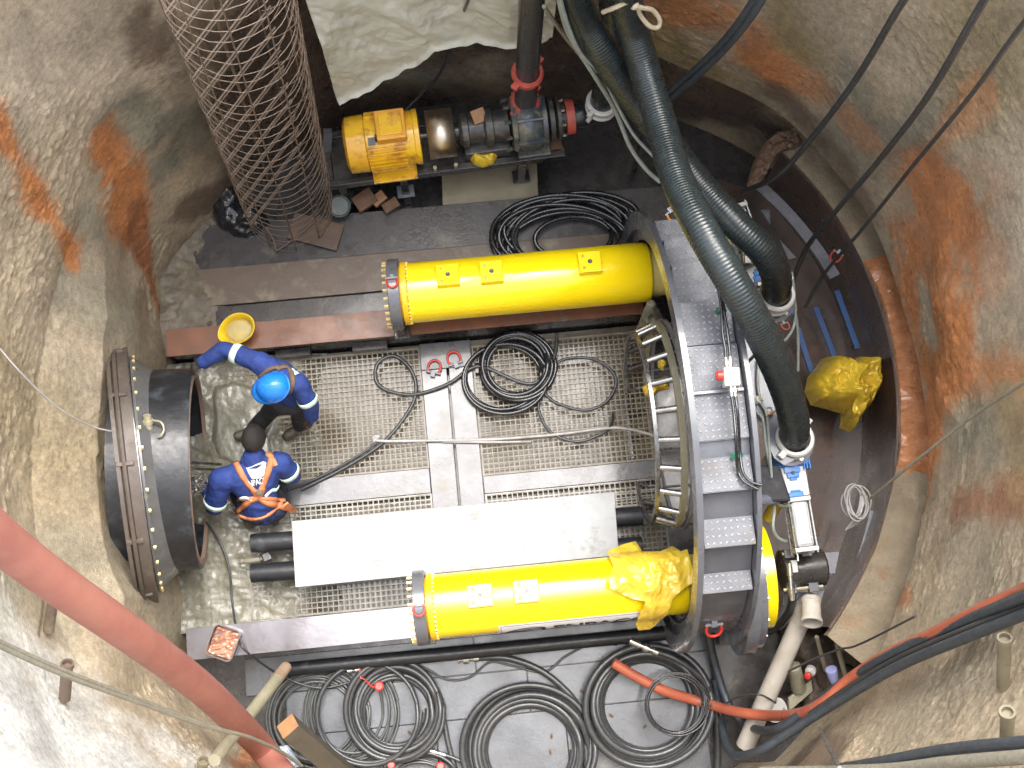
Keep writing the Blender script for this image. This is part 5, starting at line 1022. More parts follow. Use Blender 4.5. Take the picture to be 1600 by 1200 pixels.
for k in range(5): a_ = 2 * PI * k / 5; MB().hexb(bpt + Vector((.08 * math.cos(a_), .08 * math.sin(a_), .05)), (0, 0, 1), .012, .02).build('bolt', stl, o, 0)
stubm = mat('muddy_stub', (.21, .185, .125), (.16, .14, .09), .6, dirt=(.12, .09, .06), damt=.3, dscale=12)
# wall stubs
for i, (a_, b_, lb) in enumerate((((1570, 996, 3.15), (1567, 1072, 2.75), 'upper muddy pipe stub sticking out of the lower right wall'), ((1574, 1112, 3.3), (1573, 1160, 3.0), 'lower muddy pipe stub in the lower right wall'), ((105, 1036, 3.45), (101, 1092, 3.2), 'dark pipe stub in the pale lower left wall'), ((84, 930, 2.6), (76, 985, 2.35), 'brown pipe stub in the left wall above the red hose'), ((318, 1188, 2.3), (312, 1225, 2.1), 'small open pipe stub at the bottom left edge'))):
    B_ = PWALL(b_[0], b_[1], SR + .03); A_ = P(a_[0], a_[1], B_.z + (a_[2] - b_[2]) * .8); L = (B_ - A_).length
    tag(MB().lathe(A_, B_, [(.03, .006), (.03, .028), (0, .030), (0, .042), (.03, .044), (.035, .037), (L, .037)], 22).build('pipe_stub', stubm if i not in (2, 3) else brn), lb, 'pipe stub', 'pipe stubs in the shaft wall')

# ================================================================ LOWER LEFT: red hose, ropes, props
cable('red_hose', ppw((-190, 690, 6.3), (-90, 765, 5.6), (0, 843, 5.0), (80, 905, 4.5), (170, 968, 3.9), (250, 1025, 3.2), (320, 1080, 2.4), (370, 1128, 1.6), (402, 1160, .9), (425, 1190, .5), (462, 1240, .15)), .108, redh, 'fat faded red hose falling across the lower left of the shaft', 'hose', 28)
for i, (dy, dz) in enumerate(((0, 0), (7, .03))):
    cable('grey_rope', ppw((-80, 965 + dy, 5.6), (0, 1003 + dy, 5.0), (110, 1052 + dy, 4.3), (250, 1105 + dy * .7, 3.2), (330, 1135 + dy * .4, 2.5), (390, 1152, 1.9), (440, 1175, 1.2), (470, 1196, .8)), .013, ropeg, ['upper strand of the grey double rope at the lower left', 'lower strand of the grey double rope at the lower left'][i], 'rope', 8, 'grey ropes')
pr_ = thing('mud_prop', 'mud-coated slanting pole with a broken tip beside the red hose', 'pole', P(335, 1188, 1.6))
MB().cyl(P(335, 1188, 2.1), P(432, 1062, .65), .045, .052, n=18).build('pole', mudtube, pr_); MB().cyl(P(430, 1064, .66), P(447, 1042, .45), .055, .05, n=18).build('broken_tip', mat('torn_timber', (.33, .24, .17), (.24, .16, .11), .7, bump=.8, bscale=40), pr_)
mb = MB(); a_, b_ = P(450, 1135, .95), P(580, 1245, .05); mb.bar(a_, b_, .16, .16)
o = mb.build('timber_post', mat('dark_muddy_timber', (.085, .07, .05), (.06, .05, .035), .6, bump=.3), None, 0, bevel=.004); tag(o, 'dark squared timber post with an orange sawn end at the bottom left', 'timber post')
dd = (a_ - b_).normalized(); MB().bar(a_ + dd * .001, a_ + dd * .008, .158, .158).build('sawn_end', woodl, o, 0)
crumple('blue_white_packet', [(436, 1166), (450, 1164), (462, 1182), (475, 1198), (462, 1200), (445, 1182)], .12, .05, mat('pale_blue_film', (.40, .50, .62), (.62, .66, .70), .3, scale=20), 'torn pale blue and white plastic packet behind the timber post', 'packet', 2, 20)

# ================================================================ HOSE COILS
def coil(name, loops, r, m, label, n=8, zb=.06, group=None, lift=None, seed=0, ends=True):
    """loops: list of (px, py, rx, ry, rot) in photo pixels laid flat, one wound path"""
    rnd = random.Random(seed); pts = []
    for i, (cx, cy, rx, ry, rt) in enumerate(loops):
        nxt = loops[min(i + 1, len(loops) - 1)]
        for k in range(20):
            t_ = k / 20; a_ = 2 * PI * t_ + .4 * i * 0; c_ = cx + (nxt[0] - cx) * t_; d_ = cy + (nxt[1] - cy) * t_; qx = rx + (nxt[2] - rx) * t_; qy = ry + (nxt[3] - ry) * t_
            x = c_ + qx * math.cos(a_) * math.cos(rt) - qy * math.sin(a_) * math.sin(rt); y = d_ + qx * math.cos(a_) * math.sin(rt) + qy * math.sin(a_) * math.cos(rt)
            z = zb + r + (i * .9 % 3.2) * r * 1.1 + .6 * r * math.sin(a_ * 2 + i)
            pts.append(P(x, y, z))
    o = MB().tube(smooth_path(pts, 3), r, n).build('hose_loops' if ends else name, m, None, 60)
    return tag(o, label, 'hose coil', group)
def rl(cx, cy, rs, jit_=4, asp=1.0, seed=0, rot=0):
    rnd = random.Random(seed); return [(cx + rnd.uniform(-jit_, jit_), cy + rnd.uniform(-jit_, jit_), q, q * asp * rnd.uniform(.96, 1.04), rot + rnd.uniform(-.15, .15)) for q in rs]
G = 'coils of black hose on the floor'
coil('hose_coil', rl(888, 372, [128, 122, 116, 118, 110, 104, 100, 97, 108, 88, 80, 95, 125, 60], 12, .55, 5, -.05), .023, blkg, 'big flattened coil of glossy black hose behind the upper cylinder', zb=.30, group=G, seed=1)
coil('hose_coil', rl(808, 572, [44, 47, 50, 53, 56, 58, 46, 51], 4, .92, 6), .021, blkg, 'round coil of glossy black cable on the right grating', zb=.31, group=G, seed=2)
coil('hose_coil', rl(790, 590, [61, 64, 58, 66], 3, .85, 7), .019, blkg, 'looser second round of cable under the glossy coil on the grating', zb=.305, group=G, seed=3)
coil('hose_coil', rl(500, 1122, [78, 82, 74, 70, 66, 76, 60], 5, .98, 8), .013, mat('grey_black_hose', (.055, .06, .06), (.075, .08, .078), .38, scale=20, coat=.1), 'wide coil of thin grey-black hose at the bottom left', zb=.06, group=G, seed=4)
coil('hose_coil', rl(548, 1112, [62, 66, 70, 58, 54, 74], 6, 1.15, 9), .012, bpy.data.materials['grey_black_hose'], 'tangled thin hose loops between the two left coils', zb=.06, group=G, seed=5)
coil('hose_coil', rl(618, 1112, [50, 54, 58, 62, 66, 68, 71, 74], 4, 1.02, 10), .026, blk, 'thick black hose coil, second from the left at the bottom', zb=.06, group=G, seed=6)
coil('hose_coil', [(578, 1112, 80, 78, 0), (574, 1116, 79, 80, .1)], .020, blk, 'single large hose ring lying over the second coil', zb=.14, group=G, seed=7)
coil('hose_coil', rl(828, 1172, [68, 72, 76, 82, 90, 97, 104], 3, 1.0, 11), .029, blk, 'thick black hose coil at the bottom centre', zb=.06, group=G, seed=8)
coil('hose_coil', rl(1012, 1102, [70, 73, 77, 81, 86, 90, 95, 99], 2, .99, 12), .031, blk, 'largest thick black hose coil, lower right, under the orange hose', zb=.06, group=G, seed=9)
coil('hose_coil', rl(655, 1212, [42, 46, 50, 56, 62, 38], 4, .6, 13), .016, blk, 'small hose coil cut off by the bottom edge', zb=.06, group=G, seed=10)
coil('wire_ring', rl(1058, 1100, [42, 44, 46, 48, 41, 50], 3, 1.0, 14), .008, blkg, 'small ring of thin black wires on the orange hose', zb=.30, group=None, seed=11, ends=False)
def path(name, pts, r, m, lb, cat='cable', n=8, g=None): return cable(name, pp(*pts), r, m, lb, cat, n, g)
path('loose_cable', ((870, 520, .5), (865, 560, .36), (830, 600, .34), (760, 575, .36), (735, 576, .36), (700, 600, .36), (650, 616, .34), (610, 612, .33), (588, 596, .33), (590, 568, .33), (615, 556, .33), (640, 575, .33), (650, 605, .33), (640, 640, .33), (600, 690, .33), (540, 730, .33), (470, 765, .34)), .017, blk, 'black cable looping on the left grating and running to the crouching worker')
path('loose_cable', ((845, 610, .33), (850, 590, .33), (880, 562, .33), (930, 562, .33), (962, 590, .33), (950, 625, .33), (915, 641, .33), (870, 630, .33), (848, 615, .34), (842, 640, .33), (860, 675, .33), (900, 690, .33), (935, 680, .33), (955, 665, .36), (958, 645, .5)), .014, blk, 'thin black cable making two big loops on the right grating')
path('pale_tube', ((585, 690, .36), (584, 683, .37), (592, 682, .37), (594, 689, .36), (700, 688, .36), (760, 687, .35), (860, 680, .35), (950, 669, .38), (985, 671, .5), (1020, 680, .8)), .013, wcab, 'pale grey tube lying straight across both gratings to the push ring', 'tube')
path('pale_tube', ((690, 690, .35), (760, 691, .35), (830, 690, .35)), .011, wcab, 'short pale tube beside the long one on the beams', 'tube')
path('loose_cable', ((590, 690, .34), (560, 712, .34), (500, 745, .34), (450, 765, .34)), .012, blk, 'thin dark cable running beside the looping cable to the crouching worker')
path('floor_cable', ((322, 815, .35), (345, 850, .36), (358, 890, .36), (364, 950, .36), (374, 1000, .68), (388, 1020, .66), (440, 1056, .2), (500, 1075, .15), (560, 1062, .12)), .010, blk, 'thin black cable running down over the lower rail from the pipe mouth')
path('floor_cable', ((640, 1035, .1), (665, 1045, .1), (700, 1062, .08), (735, 1058, .08), (765, 1035, .08), (800, 1040, .08), (850, 1050, .08), (885, 1025, .08), (930, 1004, .1), (965, 1008, .15)), .010, blk, 'thin wavy black cable above the bottom centre coil')
def hose_end(name, pts, r, fa, fb, lb, tip=chrome):
    t = thing(name, lb, 'hose', P(*pts[0]), 'hose ends with silver couplings')
    MB().tube(smooth_path(pp(*pts), 8), r, 12).build('hose_body', blk, t, 60)
    MB().lathe(P(*fa), P(*fb), [(0, r * 1.1), (.05, r * 1.15), (.05, r * .8), (.09, r * .8), (.09, r * 1.5), (.14, r * 1.5), (.14, r * .9), (.17, r * .9), (.17, r * 1.3), ((P(*fb) - P(*fa)).length, r * 1.3)], 16).build('coupling', tip, t, 30); return t
hose_end('hose_end', ((742, 1028, .1), (790, 1028, .1), (840, 1045, .1), (880, 1075, .1), (905, 1110, .1), (915, 1170, .1), (918, 1230, .1)), .031, (748, 1028, .1), (716, 1030, .1), 'thick hose curving down between the bottom coils, silver coupling at its left end')
hose_end('hose_end', ((575, 1043, .15), (600, 1042, .15), (640, 1045, .14), (672, 1075, .12), (690, 1110, .1), (700, 1160, .1), (712, 1205, .1)), .024, (580, 1043, .15), (543, 1048, .15), 'hose end with silver coupling above the second coil from the left')
hose_end('hose_end', ((1025, 1018, .22), (1060, 1032, .22), (1100, 1065, .2), (1118, 1110, .15), (1122, 1160, .12), (1120, 1220, .1)), .029, (1028, 1020, .22), (984, 1001, .22), 'hose end with long silver coupling on top of the largest coil')
hose_end('hose_end', ((690, 1178, .12), (720, 1190, .12), (740, 1215, .12)), .017, (696, 1180, .12), (668, 1172, .12), 'small hose end with silver coupling at the bottom coil')
for (a_, b_, c_, lb) in (((562, 1044, .2), (570, 1062, .2), (585, 1074, .22), 'red dust cap on a red cord hanging off the silver coupling'),):
    t = thing('dust_cap', lb, 'cap', P(*c_)); MB().tube(smooth_path(pp(a_, (563, 1058, .2), b_, (580, 1072, .22), c_), 6), .007, 6).build('cord', red, t, 60); MB().lathe(P(592, 1072, .18), P(592, 1072, 1), [(0, .035), (.01, .042), (.05, .042), (.06, .03)], 20).build('cap_body', red, t)
tag(MB().cyl(P(554, 1042, .15), P(562, 1041, .15), .029, n=14).build('blue_tape', mat('light_blue_tape', (.15, .42, .68), (.12, .38, .62), .4)), 'ring of light blue tape on the hose end', 'tape')
for (x, y) in ((611, 1195), (688, 1197)):
    tag(MB().lathe(P(x, y, .12), P(x, y, 1), [(0, .03), (.01, .036), (.045, .036), (.055, .026)], 18).build('dust_cap', red), ['red dust cap left of the bottom coil', 'red dust cap right of the bottom coil'][x > 650], 'cap')
# leaf litter
rnd = random.Random(4)
for (x, y) in ((862, 1150), (1008, 1135), (955, 1118), (985, 1165), (1062, 1150), (910, 1080), (640, 1145), (860, 1175)):
    c_ = P(x, y, .075); a_ = rnd.uniform(0, 6); dx_ = Vector((math.cos(a_), math.sin(a_), 0)) * .028; dy_ = Vector((-dx_.y, dx_.x, 0)) * .45
    tag(MB().add([c_ - dx_, c_ - dy_, c_ + dx_, c_ + dy_, c_ + Vector((0, 0, .008))], [(0, 1, 4), (1, 2, 4), (2, 3, 4), (3, 0, 4)]).build('dead_leaf', wood, None, 0), 'tiny dead leaf on the wet floor plates ' + {862: 'inside the centre coil, upper one', 860: 'inside the centre coil, lower one', 1008: 'in the middle of the largest coil', 955: 'at the left inside the largest coil', 985: 'at the bottom inside the largest coil', 1062: 'inside the small wire ring', 910: 'just left of the largest coil', 640: 'inside the second coil from the left', }[x], 'leaf', 'dead leaves on the floor plates')
# the chunky couplings by the crouching man
t = thing('pipe_fitting', 'pair of shiny chrome couplings held at the crouching worker\'s left hand', 'fitting', P(315, 750, .6))
for dy in (0, 13): MB().lathe(P(296, 757 + dy, .75), P(322, 747 + dy, .75), [(0, .02), (.0, .035), (.03, .035), (.03, .05), (.07, .05), (.07, .035), (.11, .035), (.11, .045), (.15, .045)], 20).build('coupling', chrome, t)
for k, (y_) in enumerate((722, 731)): tag(MB().cyl(P(288, y_, .9), P(345, y_ + 3, .5), .012, n=8).build('thin_bar', stl), ['upper thin bar between the pipe mouth and the crouching worker', 'lower thin bar between the pipe mouth and the crouching worker'][k], 'bar')
# yellow hard hat lying upside down on the rail
yh = thing('hard_hat', 'yellow hard hat lying upside down on the rusty rail, muddy inside', 'hard hat', P(372, 517, .66))
hc = P(372, 514, .80); q_ = Matrix.Rotation(R(25), 3, 'Z')
mb = MB(); vs = []; fs = []; nn = 36
for i, (r_, z_) in enumerate(((.155, .03), (.150, .025), (.132, 0), (.128, -.05), (.105, -.10), (.06, -.135), (.001, -.15))):
    for k in range(nn):
        a_ = 2 * PI * k / nn; sx = 1.0 + (.18 * max(0, math.cos(a_ - PI * 1.0))**2 if i < 2 else 0); vs.append(hc + q_ @ Vector((r_ * 1.0 * sx * math.cos(a_), r_ * .86 * math.sin(a_), z_)))
for i in range(6):
    for k in range(nn): k2 = (k + 1) % nn; fs.append((i * nn + k, i * nn + k2, (i + 1) * nn + k2, (i + 1) * nn + k))
mb.add(vs, fs); mb.build('shell', hyel, yh, 50, solid=.006)
MB().sph(hc + Vector((0, 0, -.07)), .115, (1.08, .94, .32)).build('lining', hyin, yh)

# ================================================================ PEOPLE
def hand(mb, wrist, d, nrm, sc=1.0, curl=.6, side=1):
    """palm + four bent fingers + thumb. d: pointing direction, nrm: back-of-hand normal"""
    d = Vector(d).normalized(); nrm = Vector(nrm); nrm = (nrm - d * nrm.dot(d)).normalized(); s_ = d.cross(nrm) * side; w_ = Vector(wrist)
    p0 = w_ + d * .02 * sc; p1 = w_ + d * .085 * sc
    for k in (-1.1, -.35, .35, 1.1): mb.cap(p0 + s_ * .016 * k * sc, p1 + s_ * .021 * k * sc, .015 * sc, .013 * sc)
    for i, (k, L) in enumerate(((-1.35, .066), (-.45, .078), (.45, .074), (1.35, .058))):
        q = p1 + s_ * .021 * k * sc; dd = d; 
        for j, f in enumerate((.45, .32, .23)):
            an = curl * (.5 + .5 * j) * (1 + .12 * math.sin(i * 2 + 1)); dd = (d * math.cos(an) - nrm * math.sin(an)).normalized(); q2 = q + dd * L * f * 1.15 * sc
            mb.cap(q, q2, (.0098 - .0008 * j) * sc, (.0090 - .0008 * j) * sc); q = q2
    t0 = w_ + d * .03 * sc - s_ * .024 * sc; t1 = t0 + (d * .7 - s_ * .8 - nrm * .25).normalized() * .042 * sc; t2 = t1 + (d * .95 - s_ * .15 - nrm * .45).normalized() * .032 * sc
    mb.cap(t0, t1, .0145 * sc, .0115 * sc); mb.cap(t1, t2, .0115 * sc, .0095 * sc)
def head(mb, c, face, up, r=.108):
    """skull, jaw, nose, ears; face = looking direction"""
    f = Vector(face).normalized(); u = Vector(up); u = (u - f * u.dot(f)).normalized(); s_ = f.cross(u); c = Vector(c); q = Matrix((f, s_, u)).transposed()
    mb.sph(c, r, (1.0, .80, 1.08), 20, q); mb.sph(c + f * .035 - u * .055, r * .72, (.95, .78, .9), 16, q); mb.sph(c + f * .06 - u * .085, .036, (1, 1, .8), 12, q)
    mb.cap(c + f * .098 + u * .005, c + f * .122 - u * .030, .010, .016)
    for k in (-1, 1):
        mb.sph(c + s_ * k * .088 - f * .005 - u * .01, .030, (.75, .35, 1.1), 10, q); mb.sph(c + f * .085 + s_ * k * .035 + u * .03, .022, (.8, 1.2, .5), 10, q); mb.sph(c + f * .082 + s_ * k * .042 - u * .03, .024, (.8, 1, .8), 10, q)
    mb.sph(c + f * .098 - u * .062, .018, (.7, 1.5, .5), 10, q)
    return f, u, s_, q
def eyes(c, f, u, s_, par):
    for k in (-1, 1): MB().sph(Vector(c) + f * .094 + s_ * k * .034 + u * .008, .012).build('eye', wplas, par)
def limb_band(a, b, r, wd, par, m=refl, name='reflective_band'):
    a = Vector(a); b = Vector(b); ax = (b - a).normalized(); t_ = ax.orthogonal().normalized(); u_ = ax.cross(t_); vs = []; n_ = 40
    for sgn in (-.5, .5):
        for k in range(n_):
            an = 2 * PI * k / n_; vs.append(a + ax * sgn * wd + (t_ * math.cos(an) + u_ * math.sin(an)) * (r + .004 * noise.noise(Vector((k * .5, sgn, a.x)))))
    return MB().add(vs, [(k, (k + 1) % n_, n_ + (k + 1) % n_, n_ + k) for k in range(n_)]).build(name, m, par, 60, solid=.003)
def bvh_world(o):
    me = o.data; off = o.parent.location if o.parent else Vector(); return BVHTree.FromPolygons([v.co + off for v in me.vertices], [tuple(p.vertices) for p in me.polygons])
def drape(bv, px, py, lift=.006):
    d = ray(px, py).normalized(); h = bv.ray_cast(CAM, d)
    if h[0] is None: return None, None
    return h[0] + h[1] * lift, h[1]
def ribbon(bv, pts, wd, m, name, par, lift=.007, steps=12):
    """strap lying on the cloth, following its surface"""
    P2 = smooth_path([Vector((x, y, 0)) for x, y in pts], steps); C_ = []
    for q in P2:
        h, nn = drape(bv, q.x, q.y, lift)
        if h is not None: C_.append((h, nn))
    if len(C_) < 2: return None
    z_ = [c[0] for c in C_]; z_ = [sum((z_[max(0, min(len(z_) - 1, i + k))] for k in (-1, 0, 1)), Vector()) / 3 for i in range(len(z_))]
    vs = []
    for i, h in enumerate(z_):
        t_ = (z_[min(i + 1, len(z_) - 1)] - z_[max(i - 1, 0)]).normalized(); nn = C_[i][1]; s_ = t_.cross(nn).normalized(); vs += [h - s_ * wd / 2 - nn * .004, h + nn * .002, h + s_ * wd / 2 - nn * .004]
    return MB().add(vs, [(3 * i + j, 3 * i + j + 1, 3 * i + 4 + j, 3 * i + 3 + j) for i in range(len(z_) - 1) for j in (0, 1)]).build(name, m, par, 60, solid=.004)

# ---- worker with the blue helmet
g0_ = P(462, 650, .33)
m1 = thing('person', 'standing worker in blue coverall and blue helmet reaching out to the black pipe', 'person', g0_)
hd = P(430, 606, 1.70); nk = P(438, 603, 1.56); ch = P(436, 586, 1.46); sR = P(403, 566, 1.52); sL = P(466, 600, 1.50); wa = P(452, 606, 1.24); hp = P(458, 616, 1.08)
eR = P(352, 545, 1.50); wR = P(318, 566, 1.42); hR = P(302, 574, 1.38); eL = P(484, 630, 1.32); wL = P(487, 652, 1.10)
hipR = P(440, 628, 1.06); hipL = P(468, 628, 1.04); knR = P(424, 640, .74); knL = P(468, 645, .74); ftR = P(398, 672, .43); ftL = P(470, 664, .41)
def torso(mb, g=0):
    mb.cap(sR, sL, .085 + g, .085 + g); mb.cap(ch, wa, .125 + g, .12 + g); mb.cap(ch.lerp(sR, .45), wa, .105 + g, .10 + g); mb.cap(ch.lerp(sL, .45), wa, .105 + g, .10 + g); mb.cap(wa, hp, .125 + g, .13 + g); mb.cap(hipR, hipL, .10 + g, .10 + g); mb.cap(nk, ch, .06 + g, .09 + g)
mb = MB(); torso(mb, -.02); fvec = P(300, 640, 1.2) - hd; fvec = Vector((fvec.x, fvec.y, 0)).normalized() + Vector((0, 0, -.75)); f, u, s_, q = head(mb, hd, fvec, (0, 0, 1)); mb.cap(nk, hd - u * .05, .058, .058)
for (a_, b_, c_) in ((sR, eR, wR), (sL, eL, wL)): mb.cap(a_, b_, .05, .042); mb.cap(b_, c_, .040, .028)
for (a_, b_, c_) in ((hipR, knR, ftR), (hipL, knL, ftL)): mb.cap(a_, b_, .078, .055); mb.cap(b_, c_ + Vector((0, 0, .06)), .052, .038)
hand(mb, wR, hR - wR, (0, .2, 1), 1.0, .9, -1); hand(mb, wL, Vector((-.25, -.3, -1)), (1, 0, 0), 1.0, .7)
fuse(mb, 'body', skin, m1, .009, 3); eyes(hd, f, u, s_, m1)
mb = MB(); torso(mb); mb.cap(sR, eR, .078, .066); mb.cap(eR, wR, .066, .05); mb.cap(sL, eL, .078, .068); mb.cap(eL, wL, .068, .052)
cv = fuse(mb, 'jacket', cblue, m1, .012, 4, .010, 11)
mb = MB(); mb.cap(wa - Vector((0, 0, .05)), hp, .128, .135); mb.cap(hipR, hipL, .11, .11)
for (a_, b_, c_) in ((hipR, knR, ftR), (hipL, knL, ftL)): mb.cap(a_, b_, .10, .078); mb.cap(b_, c_ + Vector((0, 0, .05)), .075, .065)
fuse(mb, 'trousers', cdark, m1, .013, 4, .008, 12)
for ft, dr in ((ftR, Vector((-1, -.2, 0))), (ftL, Vector((-.8, -.5, 0)))):
    dr.normalize(); mb = MB(); mb.cap(ft + Vector((0, 0, .07)), ft + Vector((0, 0, -.01)), .06, .055); mb.cap(ft + Vector((0, 0, -.025)) - dr * .05, ft + dr * .16 + Vector((0, 0, -.03)), .048, .045); fuse(mb, 'boot', boot, m1, .011, 3)
for (w_, h_, sd2, nn, cu) in ((wR, hR - wR, -1, (0, .2, 1), .9), (wL, Vector((-.25, -.3, -1)), 1, (1, 0, 0), .7)):
    mb = MB(); hand(mb, w_, h_, nn, 1.16, cu, sd2); dd_ = Vector(h_).normalized(); mb.cap(w_ - dd_ * .05, w_ + dd_ * .03, .042, .034); fuse(mb, 'glove', glove, m1, .0085, 2)
c_ = sR.lerp(eR, .66); limb_band(c_, c_ + (eR - sR), .082, .055, m1); c_ = sL.lerp(eL, .80); limb_band(c_, c_ + (eL - sL), .086, .045, m1)
bv = bvh_world(cv)
ribbon(bv, [(432, 577), (446, 573), (455, 582), (457, 600), (452, 612)], .045, strapb, 'chest_strap', m1, .012)
ribbon(bv, [(405, 590), (420, 578), (436, 573)], .035, strapb, 'shoulder_strap', m1, .01)
ribbon(bv, [(455, 577), (464, 586)], .05, refl, 'back_tape', m1, .009)
# helmet
def helmet(c, f, u, s_, m, par, r=.118):
    q = Matrix((f, s_, u)).transposed(); vs = []; fs = []; nn = 48; prof = [(0.0, 1.0), (.22, .97), (.42, .90), (.62, .76), (.80, .56), (.92, .33), (.98, .12), (1.0, -.02), (1.02, -.06)]
    for i, (rr, zz_) in enumerate(prof):
        for k in range(nn):
            a_ = 2 * PI * k / nn; rdg = .035 * math.exp(-(math.sin(a_) * rr * 6)**2) * (rr < .95) * (1 if rr > .0 else 1); 
            ridge2 = .02 * (math.exp(-((abs(math.sin(a_)) * rr - .32) * 14)**2)) * (rr < .9)
            vs.append(c + q @ Vector((rr * r * 1.20 * math.cos(a_) * (1 + rdg * .0), rr * r * 1.0 * math.sin(a_), (zz_ * .98 + rdg + ridge2) * r)))
    for i in range(len(prof) - 1):
        for k in range(nn): k2 = (k + 1) % nn; fs.append((i * nn + k, (i + 1) * nn + k, (i + 1) * nn + k2, i * nn + k2))
    h = MB().add(vs, fs).build('helmet', m, par, 55, solid=.004)
    bm_ = []; n2 = 20
    for i in range(4):
        for k in range(n2 + 1):
            a_ = R(-78 + 156 * k / n2); e = i / 3; rx = r * 1.22 * math.cos(a_) + e * .062 * max(0, math.cos(a_))**.7; bm_.append(c + q @ Vector((rx, r * (1.02 + .04 * e) * math.sin(a_), -.05 * r - e * .016)))
    MB().add(bm_, [(i * (n2 + 1) + k, i * (n2 + 1) + k + 1, (i + 1) * (n2 + 1) + k + 1, (i + 1) * (n2 + 1) + k) for i in range(3) for k in range(n2)]).build('peak', m, h, 60, solid=.005)
    MB().tube([c + q @ Vector((r * 1.225 * math.cos(2 * PI * k / 48), r * 1.03 * math.sin(2 * PI * k / 48), -.07 * r)) for k in range(48)], .006, 6, True).build('rim', m, h, 60)
    return h
f2 = Vector((-1, -.06, -.38)).normalized(); u2 = Vector((0, 0, 1)); u2 = (u2 - f2 * u2.dot(f2)).normalized(); helmet(hd + u2 * .035, f2, u2, f2.cross(u2), hblue, m1)

# ---- crouching worker with the orange harness
m2 = thing('person', 'crouching bareheaded worker in blue coverall with an orange harness, seen from behind', 'person', P(410, 790, .33))
hd = P(397, 685, 1.16); nk = P(397, 712, 1.06); sL = P(346, 750, 1.0); sR = P(438, 723, 1.0); ch = P(397, 738, .96); wa = P(405, 775, .80); hp = P(409, 795, .66)
eL = P(335, 789, .78); wL = P(326, 768, .72); eR = P(455, 741, .84); wR = P(436, 722, .68)
hiL = P(394, 797, .62); hiR = P(428, 792, .62); kL = P(368, 760, .46); kR = P(432, 752, .46); aL = P(388, 806, .41); aR = P(426, 802, .41)
def torso2(mb, g=0):
    g += .014
    mb.cap(sL, sR, .085 + g, .085 + g); mb.cap(ch, wa, .13 + g, .125 + g); mb.cap(ch.lerp(sL, .5), wa, .105 + g, .105 + g); mb.cap(ch.lerp(sR, .5), wa, .105 + g, .105 + g); mb.cap(nk, ch, .065 + g, .10 + g); mb.cap(wa, hp, .13 + g, .13 + g)
mb = MB(); torso2(mb, -.02); f, u, s_, q = head(mb, hd, Vector((.25, .85, -.55)), Vector((0, .45, 1)), .114); mb.cap(nk, hd - u * .04 - f * .02, .060, .060)
for (a_, b_, c_) in ((sL, eL, wL), (sR, eR, wR)): mb.cap(a_, b_, .05, .042); mb.cap(b_, c_, .04, .03)
for (a_, b_, c_) in ((hiL, kL, aL), (hiR, kR, aR)): mb.cap(a_, b_, .08, .058); mb.cap(b_, c_, .05, .038)
hand(mb, wL, P(314, 752, .74) - wL, (0, 0, 1), 1.0, .9, 1); hand(mb, wR, Vector((-.2, .8, -.5)), (.3, 0, 1), 1.0, .6, -1)
fuse(mb, 'body', skin, m2, .009, 3); eyes(hd, f, u, s_, m2)
mb = MB(); mb.sph(hd - f * .008 + u * .012, .121, (1.0, .80, 1.06), 24, q); hr = mb.build('hair', hair, m2, 60)
for v in hr.data.vertices:
    w_ = v.co + m2.location - hd; 
    if w_.dot(f) > .055 and w_.dot(u) < .06: v.co -= f * .06
    if w_.dot(u) < -.045: v.co = v.co + u * .03 * 0 + (m2.location * 0) - (w_ - u * w_.dot(u)) * .12
mb = MB(); torso2(mb); mb.cap(sL, eL, .098, .083); mb.cap(eL, wL, .078, .058); mb.cap(sR, eR, .096, .08); mb.cap(eR, wR, .076, .057); mb.cap(nk + Vector((0, -.01, .01)), nk + Vector((0, -.03, 0)), .085, .09)
cv = fuse(mb, 'coverall_top', cblue, m2, .012, 4, .011, 10)
mb = MB(); mb.cap(wa, hp, .12, .145); mb.cap(hiL, hiR, .12, .12)
for (a_, b_, c_) in ((hiL, kL, aL), (hiR, kR, aR)): mb.cap(a_, b_, .11, .085); mb.cap(b_, c_, .078, .06)
tr = fuse(mb, 'trousers', cnavy, m2, .013, 4, .008, 11)
for ft, dr in ((aL, Vector((-.1, -1, 0))), (aR, Vector((.1, -1, 0)))):
    mb = MB(); mb.cap(ft, ft + dr * .05 - Vector((0, 0, .02)), .055, .05); mb.cap(ft - Vector((0, 0, .05)), ft + dr * .07 - Vector((0, 0, .055)), .045, .04); fuse(mb, 'boot', boot, m2, .012, 3)
col_ = MB(); col_.tube([nk + q @ Vector((-.012 + .088 * math.cos(2 * PI * k / 30), .088 * math.sin(2 * PI * k / 30), -.015 + .015 * math.sin(k))) for k in range(30)], .02, 8, True); col_.build('collar', cblue, m2, 60)
c_ = sL.lerp(eL, .86); limb_band(c_, c_ + (eL - sL), .099, .05, m2); c_ = sR.lerp(eR, .75); limb_band(c_, c_ + (eR - sR), .098, .045, m2)
bv = bvh_world(cv); bt = bvh_world(tr)
class Both:
    def ray_cast(s, a, d):
        x = bv.ray_cast(a, d); y = bt.ray_cast(a, d)
        if x[0] is None: return y
        if y[0] is None: return x
        return x if x[3] < y[3] else y
bo = Both()
ribbon(bv, [(362, 770), (370, 781), (382, 777), (394, 781)], .034, refl, 'back_tape', m2, .010); ribbon(bv, [(414, 776), (424, 766), (432, 764), (438, 748)], .034, refl, 'back_tape', m2, .010)
hs = MB()
